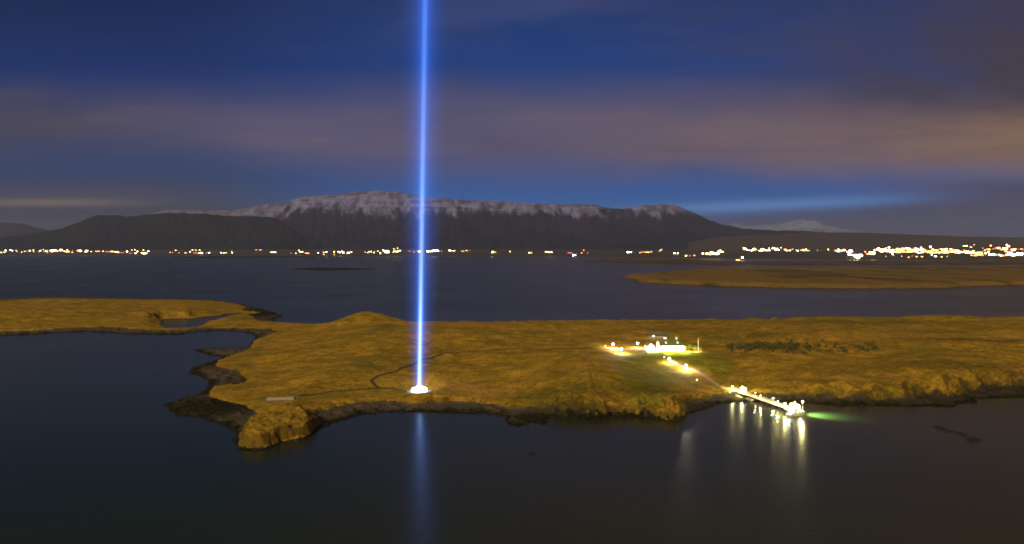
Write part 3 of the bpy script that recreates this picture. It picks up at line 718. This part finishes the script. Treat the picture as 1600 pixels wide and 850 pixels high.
# coarse tufts and scrub along the cliff edges
V_, F = [], []
cand = []
for i in range(len(L_POLY)):
    a, b_ = np.array(L_POLY[i]), np.array(L_POLY[(i+1) % len(L_POLY)])
    if a[1] > 560 or b_[1] > 560 or abs(a[0]) > 900: continue
    c_ = (L_VAL[i]+L_VAL[(i+1) % len(L_VAL)])/2
    if c_ < 2.2: continue
    for k in range(int(np.linalg.norm(b_-a)*.55)): cand.append((*(a+(b_-a)*rng.uniform()+rng.normal(0, 2.6, 2)), c_))
cand = np.array(cand); zc = island_h(cand[:, 0], cand[:, 1])
for (x, y, c_), z in zip(cand, zc):
    if z < 1.5 or rng.uniform() < .35: continue
    if abs(x-150) < 16 and y > 425: continue
    r = rng.uniform(.5, 1.5)
    v, f = leaves(x, y, z+r*.25, r*1.2, r, r*.6, 12, .42, rng); q = len(V_); V_ += v; F += [tuple(k+q for k in t) for t in f]
tag(new_mesh_obj('undergrowth', V_, F, mat('dark_cliff_scrub', (.045,.042,.014,1), 1, .5, .3)), 'dark scrub and coarse grass along the low sea cliffs', 'scrub', kind='stuff')
# shore boulders
def rock(r, rng, seed):
    mb = MB().ball((0,0,0), 1, 9, 6); V_ = np.array(mb.v)
    n = fbm(V_[:, 0]*1.3+seed*7, V_[:, 1]*1.3+V_[:, 2]*1.7+seed, seed, 2)
    V_ *= (r*(.65+.7*n))[:, None]; V_[:, 2] *= .6
    return V_.tolist(), mb.f
V_, F = [], []
xs_ = []
for i in range(len(W_POLY)):
    a, b_ = np.array(W_POLY[i]), np.array(W_POLY[(i+1) % len(W_POLY)])
    if a[1] > 620 or b_[1] > 620 or abs(a[0]) > 600: continue
    for k in range(int(np.linalg.norm(b_-a)*.4)): xs_.append(a+(b_-a)*rng.uniform()+rng.normal(0, 2.5, 2))
xs_ = np.array(xs_); zz = island_h(xs_[:, 0], xs_[:, 1])
for i, ((x, y), z) in enumerate(zip(xs_, zz)):
    if z < -.25: continue
    v, f = rock(rng.uniform(.3, 1.0), rng, i % 9); q = len(V_)
    V_ += [(a+x, b_+y, c_+z) for a, b_, c_ in v]; F += [tuple(k+q for k in t) for t in f]
M_ROCK = mat('seaweed_covered_rock', (.006,.006,.004,1), .8, .5, .5)
tag(new_mesh_obj('shore_rubble', V_, F, M_ROCK), 'dark weed covered stones along the waterline of the island', 'stones', kind='stuff')
# skerries in the right foreground: long broken reef and one round rock, one tiny rock left
def reef(pts, label):
    V_, F = [], []
    for i, (a, b_, r) in enumerate(pts):
        x, y = G(a, b_); v, f = rock(r, rng, i % 7); q = len(V_)
        V_ += [(p[0]*1.5+x, p[1]*1.1+y, max(-.5, p[2]*.95)) for p in v]; F += [tuple(k+q for k in t) for t in f]
    o = new_mesh_obj('sea_rock', V_, F, M_ROCK); return tag(o, label, 'rock')
reef([(1462+i*2.6+rng.normal(0,1), 667.5+i*.72+rng.normal(0,.6), rng.uniform(.6,1.6)) for i in range(19) if i not in (8,9)], 'long broken dark reef just above the water at lower right')
reef([(1514,687,1.2),(1520,688,2.2),(1525,687.5,1.8),(1517,689,1.4)], 'single dark rock at the lower right end of the broken reef')
reef([(829,709,1.1),(832,710,.9)], 'tiny dark rock alone in the water below the central bluff')

# ------------------------------------------------------------------ shed by the west shore
xa, ya, za = cast(416, 630, island_h); xb, yb, zb = cast(457, 626, island_h)
mx, my, mz = (xa+xb)/2, (ya+yb)/2, min(za, zb)
ang = math.atan2(yb-ya, xb-xa); Ls = math.hypot(xb-xa, yb-ya)
sh = tag(empty('shed', (mx, my+2.5, mz), ang), 'long low shed with pale pinkish roof near the western headland', 'shed')
MB().box(0,0,-.6, Ls,4.6,2.2).build('wall', mat('weathered_shed_wall', (.10,.09,.07,1), .9, .2, 1), sh)
MB().gable(0,0,1.6, Ls,4.6,1.3, 0, .35).build('roof', mat('pale_corrugated_roof', (.34,.27,.25,1), .6, .12, 1.2), sh)
MB().box(Ls/2+.05,0,1.4, .12,3.0,1.6).build('gable_end', mat('white_gable', (.85,.85,.85,1), .6, .05, 1), sh)
MB().box(1.5,-2.33,-.1, 1.6,.08,1.6).build('door', M_DOOR, sh)

# ------------------------------------------------------------------ jetty
M_DECK = mat('pale_timber_deck', (.60,.55,.42,1), .8, .2, 1.2); M_PILE = mat('wet_timber_pile', (.07,.06,.04,1), .7, .3, 1.5)
M_CONC = mat('concrete', (.36,.34,.29,1), .9, .15, .7)
jx0, jy0 = G(1140, 607, 2.4); jx1, jy1 = G(1236, 639, 2.4)
jl = math.hypot(jx1-jx0, jy1-jy0); ja = math.atan2(jy1-jy0, jx1-jx0)
jt = tag(empty('jetty', (jx0, jy0, 0), ja), 'long brightly lit timber jetty reaching out from the shore', 'jetty')
MB().box(jl/2,0,2.05, jl,3.6,.35).build('deck', M_DECK, jt)
MB().box(5,0,.2, 12,5.5,1.84).build('abutment', M_CONC, jt)
for i in range(11):
    for s_ in (-1, 1):
        if i < 2: continue
        MB().tube((i*jl/10.4, s_*1.5, -1.5), (i*jl/10.4, s_*1.5, 2.05), .22, .22, 8).build('pile', M_PILE, jt)
for s_ in (-1, 1):
    rb = MB()
    for i in range(int(jl/2)): rb.tube((i*2+1, s_*1.7, 2.4), (i*2+1, s_*1.7, 3.4), .05, .05, 5)
    rb.tube((1, s_*1.7, 3.4), (jl, s_*1.7, 3.4), .05, .05, 5).tube((1, s_*1.7, 2.9), (jl, s_*1.7, 2.9), .035, .035, 5)
    rb.build('railing', M_WHITE, jt)
MB().box(jl+2.5,0,1.9, 9,7.5,.6).build('pier_head', M_CONC, jt)
for (a, b_) in ((jl-1,-3),(jl+6,-3),(jl+6,3),(jl-1,3),(jl+2.5,-3)): MB().tube((a,b_,-1.5), (a,b_,1.9), .35, .35, 10).build('pile', M_PILE, jt)
MB().box(jl*.42,-3.0,.25, 5.5,2.6,1.0).build('landing_step', M_CONC, jt)
def on_jetty(u, v_, z=2.5):
    return (jx0+u*math.cos(ja)-v_*math.sin(ja), jy0+u*math.sin(ja)+v_*math.cos(ja), z)
# hut at shore end, ticket hut on the head
def hut(u, v_, z, sx, sy, h, label, name='hut'):
    t = tag(empty(name, on_jetty(u, v_, z), ja), label, 'hut')
    MB().box(0,0,0, sx,sy,h).build('wall', M_WALL, t); MB().gable(0,0,h, sx,sy,h*.4, 0, .2).build('roof', M_WHITE, t)
    MB().box(-sx*.15,-sy/2-.03,.1, .9,.06,2.0).build('door', M_DOOR, t); MB().box(sx*.27,-sy/2-.03,1.1, .9,.06,.8).build('window', M_WINDOW, t)
hut(9, 4.6, 1.9, 3.4, 2.8, 2.3, 'small white hut at the landward end of the jetty')
hut(jl+1.6, 1.2, 2.5, 4.6, 3.6, 2.7, 'white waiting hut on the head of the jetty')
def jetty_lamp(u, v_, h, label, power, globe=.24, col=(1,.87,.32), base=2.4):
    t = tag(empty('lamp_post', on_jetty(u, v_, base), ja), label, 'lamp post', 'lamp posts on the jetty')
    MB().tube((0,0,0), (0,0,h), .09, .06, 8).build('post', M_METAL, t)
    MB().ball((0,0,h+globe), globe, 12, 8).build('globe', M_BULBJ, t, True)
    light('lamp_light', (0,0,h-.25), power*2.6, col, t, .2)
M_BULBJ = mat('jetty_lamp_lit', (.8,.8,.8,1), .4, .02, 2, emit=(1,.88,.34,1), es=24., sample=False)
jetty_lamp(1.0, 1.6, 1.2, 'low lamp post at the very start of the jetty', 500, .35)
jetty_lamp(5.5, -1.6, 2.2, 'lamp post where the jetty leaves the shore, left side', 3200)
jetty_lamp(11.5, 1.6, 3.0, 'lamp post beside the small white hut', 4200, .38)
jetty_lamp(16, -1.6, 2.2, 'lamp post over the first open water of the jetty', 1300)
jetty_lamp(25, 1.6, 2.2, 'dimmer lamp post in the first half of the jetty', 700, .2)
jetty_lamp(34, -1.6, 2.4, 'lamp post at the middle of the jetty', 1500)
jetty_lamp(42, 1.6, 2.4, 'lamp post two thirds of the way along the jetty', 1700)
jetty_lamp(50, -1.6, 2.4, 'lamp post shortly before the waiting hut', 3400)
jetty_lamp(jl-1.5, -3.2, 2.8, 'lamp post at the left corner of the jetty head', 3600, .4)
jetty_lamp(jl+5.8, 3.2, 5.2, 'tallest lamp post, at the outer end of the jetty', 5200, .45)
# gangway to a float
gw = tag(empty('gangway', on_jetty(13, -4.6, 0), ja+R(4)), 'pale sloping gangway ramp beside the landward half of the jetty', 'gangway')
MB().add([(-6,-1,1.7),(6,-1,.5),(6,1,.5),(-6,1,1.7),(-6,-1,1.4),(6,-1,.2),(6,1,.2),(-6,1,1.4)], [(0,1,2,3),(7,6,5,4),(0,4,5,1),(1,5,6,2),(2,6,7,3),(3,7,4,0)]).build('ramp', M_DECK, gw)
for s_ in (-1, 1): MB().tube((-6,s_*.95,2.6),(6,s_*.95,1.4),.04,.04,5).tube((-6,s_*.95,1.6),(-6,s_*.95,2.6),.04,.04,5).tube((0,s_*.95,1.1),(0,s_*.95,2.0),.04,.04,5).tube((6,s_*.95,.4),(6,s_*.95,1.4),.04,.04,5).build('handrail', M_METAL, gw)
# ------------------------------------------------------------------ ferry moored at the head
bx, by = G(1243, 647.5, .6)
fy = tag(empty('ferry', (bx, by, 0), R(14)), 'small white ferry with lit cabin moored at the end of the jetty', 'boat')
hull = []; secs = [(-5.6,1.5,1.2),(-4,1.9,1.1),(0,2.0,1.1),(3,1.6,1.25),(5,.8,1.5),(6.2,.08,1.75)]
for xx, hw, dk in secs: hull += [(xx,-hw,dk),(xx,-hw*.75,-.3),(xx,hw*.75,-.3),(xx,hw,dk)]
F = [(i*4+j, (i+1)*4+j, (i+1)*4+j+1, i*4+j+1) for i in range(5) for j in range(3)] + [(i*4+3, (i+1)*4+3, (i+1)*4, i*4) for i in range(5)] + [(0,1,2,3),(23,22,21,20)]
M_HULL = mat('white_hull_paint', (.75,.75,.7,1), .35, .05, 1)
MB().add(hull, F).build('hull', M_HULL, fy)
cb = MB().box(-1.2,0,1.12, 5.2,2.6,1.9).box(-.2,0,3.02, 2.2,2.0,1.3).build('cabin', M_HULL, fy)
for s_ in (-1, 1):
    for k in range(4): MB().box(-3.2+k*1.25,s_*1.33,2.0, .85,.05,.6).build('window', M_WINDOW, cb)
MB().box(.93,0,3.4, .05,1.6,.6).build('windscreen', M_DARKWIN, cb)
MB().tube((-.6,0,4.3),(-.6,0,7.8),.09,.05,8).tube((-.6,-.9,6.4),(-.6,.9,6.4),.04,.04,6).build('mast', M_WHITE, fy)
MB().ball((-.6,0,7.9), .32, 10, 8).build('masthead_light', M_BULBJ, fy, True)
for s_ in (-1, 1):
    for pts in (((-5.3,1.4),(-4,1.8)), ((3,1.5),(4.8,.8))):
        rb = MB()
        for xx, hw in pts: rb.tube((xx,s_*hw,1.15),(xx,s_*hw,2.1),.04,.04,5)
        rb.tube((pts[0][0],s_*pts[0][1],2.1),(pts[1][0],s_*pts[1][1],2.1),.04,.04,5).build('railing', M_METAL, fy)
light('deck_light', (3.3,0,3.4), 2600, (1,.95,.7), fy, .2); light('deck_light', (-4.7,0,3.2), 1800, (1,.95,.7), fy, .2)
M_GREEN = mat('green_navigation_lens', (.05,.5,.15,1), .3, .02, 1, emit=(.05,1,.3,1), es=20., sample=False)
MB().ball((4.9,-.5,2.1), .14, 8, 6).build('navigation_light', M_GREEN, fy, True)
light('navigation_glow', (6.4,0,8.5), 230000, (.36,1,.24), fy, .6, 'SPOT', (R(44),0,R(-118)), 84, 1.)
light('navigation_glow', (-6.2,2.5,2.6), 30000, (.3,1,.22), fy, .3, 'SPOT', (R(70),0,R(95)), 90, 1.)

# ------------------------------------------------------------------ far towns
def fm(name, c, es): return mat(name, (.5,.5,.5,1), .8, .1, .1, emit=c, es=es, sample=False)
LIT = {'warm': fm('warm_town_light', (1,.62,.22,1), 15.), 'white': fm('white_town_light', (1,.84,.48,1), 34.), 'orange': fm('sodium_town_light', (1,.36,.08,1), 10.),
       'yellow': fm('yellow_town_light', (1,.80,.25,1), 22.), 'red': fm('red_town_light', (1,.10,.08,1), 4.), 'cool': fm('cool_town_light', (.75,.85,1,1), 34.)}
M_TWALL = mat('town_wall', (.25,.23,.2,1), .9, .1, .05); M_TROOF = mat('town_roof', (.08,.07,.07,1), .9, .1, .05)
protos = {}
def proto(kind, colr):
    if (kind, colr) in protos: return protos[(kind, colr)], False
    t = empty({'house': 'house', 'block': 'apartment_block', 'hall': 'warehouse', 'mast': 'floodlight_mast'}[kind], (0,0,0))
    L = LIT[colr]
    if kind == 'house':
        MB().box(0,0,-6, 20,12,12).build('wall', M_TWALL, t); MB().gable(0,0,6, 20,12,5, 0, .6).build('roof', M_TROOF, t)
        MB().box(0,-6.1,.8, 17,.15,4.4).build('lit_front', L, t)
    elif kind == 'block':
        MB().box(0,0,-8, 36,14,26).build('wall', M_TWALL, t); MB().box(0,0,18, 37,15,1).build('roof', M_TROOF, t)
        for k in range(4): MB().box(0,-7.1,1.6+k*4.1, 33,.15,2.6).build('window_row', L, t)
    elif kind == 'hall':
        MB().box(0,0,-8, 64,26,17).build('wall', M_TWALL, t); MB().gable(0,0,9, 64,26,4, 0, .6).build('roof', M_TROOF, t)
        MB().box(0,-13.1,1.2, 60,.15,5.2).build('lit_front', L, t)
    else:
        MB().tube((0,0,-5),(0,0,22),.8,.5,6).build('mast', M_TROOF, t)
        MB().box(0,-.6,20, 11,.8,7).build('lamp_panel', L, t)
    protos[(kind, colr)] = (t, tree_of(t)); return protos[(kind, colr)], True
NM = {'house': 'house', 'block': 'apartment block', 'hall': 'long hall', 'mast': 'floodlight mast'}
FAR = []
def far_light(px_, py_, kind, colr, where, s=1.0):
    x, y, z = cast(px_, py_, plain_h, 4500, 15500, 1500); s = s*(.95 if px_ < 1360 else 1.32)
    (t, ch), first = proto(kind, colr)
    cn = {'warm': 'warm', 'white': 'white', 'orange': 'orange', 'yellow': 'yellow', 'red': 'red', 'cool': 'bluish'}[colr]
    lab = f'{cn}-lit far {NM[kind]} {where}'
    rz = math.atan2(-x, y)+rng.uniform(-.3, .3)
    if first:
        t['label'] = lab; t['category'] = NM[kind]; t['group'] = f'{cn}-lit {NM[kind]}s {where}'
        t.location = (x, y, z); t.rotation_euler = (0, 0, rz); t.scale = (s, s, s); FAR.append((px_, lab, where, t))
    else:
        FAR.append((px_, lab, where, None)); FAR[-1] = FAR[-1][:3]+(copy_thing(t, ch, (x, y, z), rz, lab, f'{cn}-lit {NM[kind]}s {where}', (s, s, s)),)
def row(p0, p1, n, y0, y1, kinds, cols, where, s=(.8, 1.2), seed=0):
    g = np.random.default_rng(seed+int(p0)*3)
    for i in range(n):
        a = (i+g.uniform(-.5, .5))/max(1, n-1); a = min(1, max(0, a))
        far_light(p0+(p1-p0)*a, y0+(y1-y0)*a+g.normal(0, .75), ('mast' if g.uniform() < .3 and y0 > 386 else kinds[g.integers(len(kinds))]), cols[g.integers(len(cols))], where, g.uniform(s[0]*.55, s[1]*1.05))
h, b4, ha, ms = 'house', 'block', 'hall', 'mast'
wl = 'low in the left town'
row(2, 72, 17, 393.5, 393.3, [h,h,ha], ['orange','warm','warm','white'], wl)
row(68, 105, 11, 390.2, 391.5, [h,b4], ['yellow','warm','white'], wl)
row(72, 165, 18, 393.3, 392.8, [h,ha,b4], ['warm','yellow','orange','white'], wl)
for a, c_ in ((2,'white'),(14,'cool'),(19,'cool'),(27,'white'),(31,'white'),(53,'red'),(57,'white'),(62,'red')): far_light(a, 387.5, ha if c_ != 'red' else h, c_, 'on the rise over the left town', .8)
wl = 'below the dark left mountain'
row(168, 185, 4, 394, 394, [ha], ['red','warm'], wl); row(188, 232, 9, 395.3, 395.5, [ha,ha,h], ['white','red','yellow','white'], wl)
for a, b_, c_ in ((184,387.6,'warm'),(190,387.2,'yellow'),(194,387.6,'warm'),(208,387,'yellow'),(211,390.5,'yellow'),(224,391,'yellow'),(206,391,'warm')): far_light(a, b_, h, c_, wl)
row(266, 292, 6, 394.8, 394.5, [h], ['orange','warm'], wl); row(295, 327, 8, 395.6, 395.9, [ha,h], ['white','warm','red'], wl)
for a, b_, c_ in ((301,391,'yellow'),(306,391,'warm'),(312,391,'yellow'),(346,395,'white'),(350,395.3,'yellow'),(353,395.3,'warm'),(362,393,'orange')): far_light(a, b_, h, c_, wl)
far_light(363, 397.6, ms, 'yellow', 'at the water edge left of the snowy mountain')
wl = 'left of the beam'
for a, b_, k, c_ in ((400,390.5,h,'orange'),(404,391,h,'red'),(407,390.7,h,'warm'),(423,394.5,h,'warm'),(427,394.5,ha,'yellow'),(431,394.5,h,'warm'),(455,395.8,h,'red'),(462,396,h,'warm'),(467,393.4,ms,'yellow'),(471,394,ha,'warm'),(480,396,ha,'orange'),
     (497,397.5,ms,'cool'),(506,394.5,h,'warm'),(510,394,h,'white'),(506,397.6,h,'warm'),(522,393.8,h,'yellow'),(529,393.6,h,'white'),(522,397.8,h,'orange'),(537,394,h,'warm')): far_light(a, b_, k, c_, wl)
row(531, 549, 8, 395.8, 395.8, [h,b4], ['yellow','white'], wl)
row(571, 580, 4, 395, 395, [h,ms], ['white','yellow'], wl); row(583, 596, 5, 395.4, 395, [h], ['yellow','warm'], wl)
row(598, 609, 7, 394.6, 394.4, [b4,ha,ms], ['white','yellow'], wl); row(613, 625, 6, 394.8, 394.6, [ha,b4], ['white','yellow'], wl); row(613, 623, 3, 390, 389.5, [b4,h], ['yellow'], wl)
wl = 'just right of the beam'
row(668, 685, 7, 392.8, 392.6, [h,b4], ['yellow','white','cool'], wl)
for a, b_, k, c_ in ((640,392.5,ha,'red'),(647,393.5,h,'warm'),(655,393.2,ha,'white'),(690,392.8,h,'orange'),(703,391.6,ha,'white'),(709,392.2,ha,'warm'),(723,392.8,ha,'orange'),(729,391.9,ha,'orange'),(734,391.4,h,'red')): far_light(a, b_, k, c_, wl, .7)  # the long halls from the white one rightwards stand in for car light streaks
wl = 'scattered below the right half of the mountain'
for a, b_, k, c_ in ((765,389.5,h,'yellow'),(773,389.2,b4,'white'),(770,394.8,b4,'yellow'),(774,394.4,h,'orange'),(797,393.4,h,'yellow'),(827,395.3,h,'yellow'),(830,395,h,'warm'),(855,394,ha,'warm'),(860,394.5,ha,'warm'),
    (912,393.5,ms,'orange'),(909,395.5,h,'orange'),(890,395.5,ha,'red'),(918,395.5,h,'red'),(983,394.5,ha,'cool'),(1000,395.3,h,'orange'),(1005,394.3,ha,'red'),(1012,394.6,ha,'orange'),(1018,393.6,h,'orange'),(1033,390.5,h,'warm'),(1031,392.5,h,'orange'),
    (1054,398.8,ms,'white'),(1059,398.8,ms,'yellow'),(1072,400,h,'yellow'),(1078,400,h,'red'),(1085,399.6,h,'orange'),(1098,399.2,ms,'cool')): far_light(a, b_, k, c_, wl)
wl = 'in the village by the mountain'
row(1104, 1118, 8, 397.5, 396.8, [h,b4], ['warm','yellow','orange'], wl); row(1113, 1121, 5, 398.8, 397, [b4,ms], ['white','yellow'], wl); row(1122, 1130, 4, 394.2, 393.8, [b4,h], ['yellow'], wl)
row(1148, 1165, 6, 384.6, 384, [h], ['orange','warm'], 'high behind the village', (.5, .7))
for a, b_, k, c_ in ((1151,406.6,h,'orange'),(1155,406.8,h,'orange'),(1160,406.4,ms,'white')): far_light(a, b_, k, c_, 'on the near spit right of the village')
wl = 'in the bright row right of the village'
row(1161, 1205, 20, 390.8, 391.2, [h,b4,ha], ['warm','white','yellow'], wl); row(1207, 1224, 14, 389.3, 389.8, [b4,ms,ha], ['white','yellow'], wl); row(1224, 1262, 15, 390.8, 391.4, [h,b4], ['warm','white','orange','warm'], wl)
row(1262, 1292, 5, 392.2, 391, [h], ['red','orange'], wl, (.5, .7)); far_light(1183, 386.2, h, 'warm', wl); far_light(1236, 387.5, h, 'red', wl)
wl = 'between the two bright rows on the right'
row(1294, 1303, 4, 391.5, 388.5, [h], ['orange','yellow'], wl); row(1306, 1330, 10, 393.6, 393.4, [h,b4], ['red','white','orange','cool'], wl); row(1326, 1346, 10, 401.5, 401.2, [b4,ms], ['white','yellow'], wl)
row(1334, 1346, 4, 396.5, 397, [h], ['red','orange'], wl); row(1352, 1368, 5, 396.8, 397, [b4,h], ['yellow','orange'], wl)
wl = 'at the left tip of right town'
row(1370, 1384, 8, 393.6, 392.5, [b4,ms], ['white','yellow'], wl); wl = 'in the white row of right town'
row(1384, 1440, 28, 389.6, 390.2, [b4,ha,h], ['white','warm','yellow'], wl); wl = 'in the middle row of right town'
row(1382, 1520, 46, 394.2, 395.2, [h,b4,ha], ['warm','white','orange','orange','warm'], wl)
wl = 'in the upper row of right town'
row(1445, 1520, 22, 391, 393.2, [h,b4], ['warm','orange','white'], wl); wl = 'at the water below right town'
row(1383, 1480, 12, 401, 401.2, [h], ['orange','warm','white'], wl, (.4, .7))
wl = 'in the lower row at the right edge'
row(1518, 1600, 26, 398.6, 398.8, [h,b4], ['orange','warm','white'], wl); wl = 'in the upper row at the right edge'
row(1535, 1600, 17, 390.2, 390.6, [h,b4], ['orange','red','warm'], wl)
wl = 'just above the rows of the right town'
row(1474, 1490, 5, 385.5, 385.2, [b4,h], ['warm','orange'], wl); row(1508, 1521, 5, 385, 386, [b4,h], ['orange','warm'], wl)
wl = 'high on the right hill'
def hill_light(px_, py_, k, c_, D=9800, s=1.0):
    d = rayd(px_, py_)
    (t, ch), first = proto(k, c_); cn = 'bluish white' if c_ == 'cool' else c_
    return d
for a, b_, k, c_ in ((1487,383,ms,'white'),(1537,384,ms,'warm'),(1541,384.5,h,'white'),(1573,386,ms,'yellow'),(1576,385.5,h,'white'),(1580,384.5,h,'warm'),(1563,385,h,'red'),(1548,387.3,ms,'warm')): far_light(a, b_, k, c_, wl)
ORD = 'first second third fourth fifth sixth seventh eighth ninth tenth eleventh twelfth thirteenth fourteenth fifteenth sixteenth seventeenth eighteenth nineteenth twentieth'.split()
byl = {}
for e in FAR: byl.setdefault(e[1], []).append(e)
for lab, es in byl.items():
    es.sort(key=lambda e: e[0])
    if len(es) > 1:
        for i, e in enumerate(es): e[3]['label'] = f"{lab[:-len(e[2])-1]}, {ORD[i] if i < 20 else str(i+1)+'th'} such from left {e[2]}"
# ------------------------------------------------------------------ ship with floodlights
x, y = G(898, 400.5)
sp_ = tag(empty('ship', (x, y, 0), math.atan2(-x, y)), 'brightly floodlit ship anchored off the far shore below the mountain', 'ship')
hl = []
for xx, hw, dk in [(-32,5,5),(-20,6.5,4.5),(15,6.5,4.5),(27,4,5.5),(34,.3,7)]: hl += [(xx,-hw,dk),(xx,-hw*.7,-1),(xx,hw*.7,-1),(xx,hw,dk)]
F = [(i*4+j, (i+1)*4+j, (i+1)*4+j+1, i*4+j+1) for i in range(4) for j in range(3)]+[(i*4+3, (i+1)*4+3, (i+1)*4, i*4) for i in range(4)]+[(0,1,2,3),(19,18,17,16)]
MB().add(hl, F).build('hull', mat('dark_blue_hull', (.02,.03,.08,1), .5, .1, .1), sp_)
MB().box(-20,0,4.4, 14,10,9).box(-20,0,13.4, 9,8,4).build('deckhouse', M_WHITE, sp_)
MB().tube((8,0,4),(8,0,22),.7,.4,8).tube((-20,0,17),(-20,0,26),.6,.3,8).build('mast', M_METAL, sp_)
for xx, zz_ in ((8,20),(-20,22),(-12,13)): MB().box(xx,-1.2,zz_-3, 7,.6,5).build('floodlight', LIT['cool'], sp_)
MB().box(-20,-5.1,7, 12,.15,3).build('window_row', LIT['cool'], sp_)

# ------------------------------------------------------------------ thin night haze over sea and mountains
hm = bpy.data.materials.new('thin_haze'); hm.use_nodes = True; T = NT(hm.node_tree); T.n.clear()
pv = T.n.new('ShaderNodeVolumePrincipled'); pv.inputs['Color'].default_value = (.42,.50,1,1); pv.inputs['Density'].default_value = 2.3e-5
o_ = T.n.new('ShaderNodeOutputMaterial'); T.l.new(pv.outputs[0], o_.inputs['Volume'])
hzb = MB().box(0, 17000, -1.5, 68000, 36000, 1500).build('haze', hm); hzb['kind'] = 'stuff'
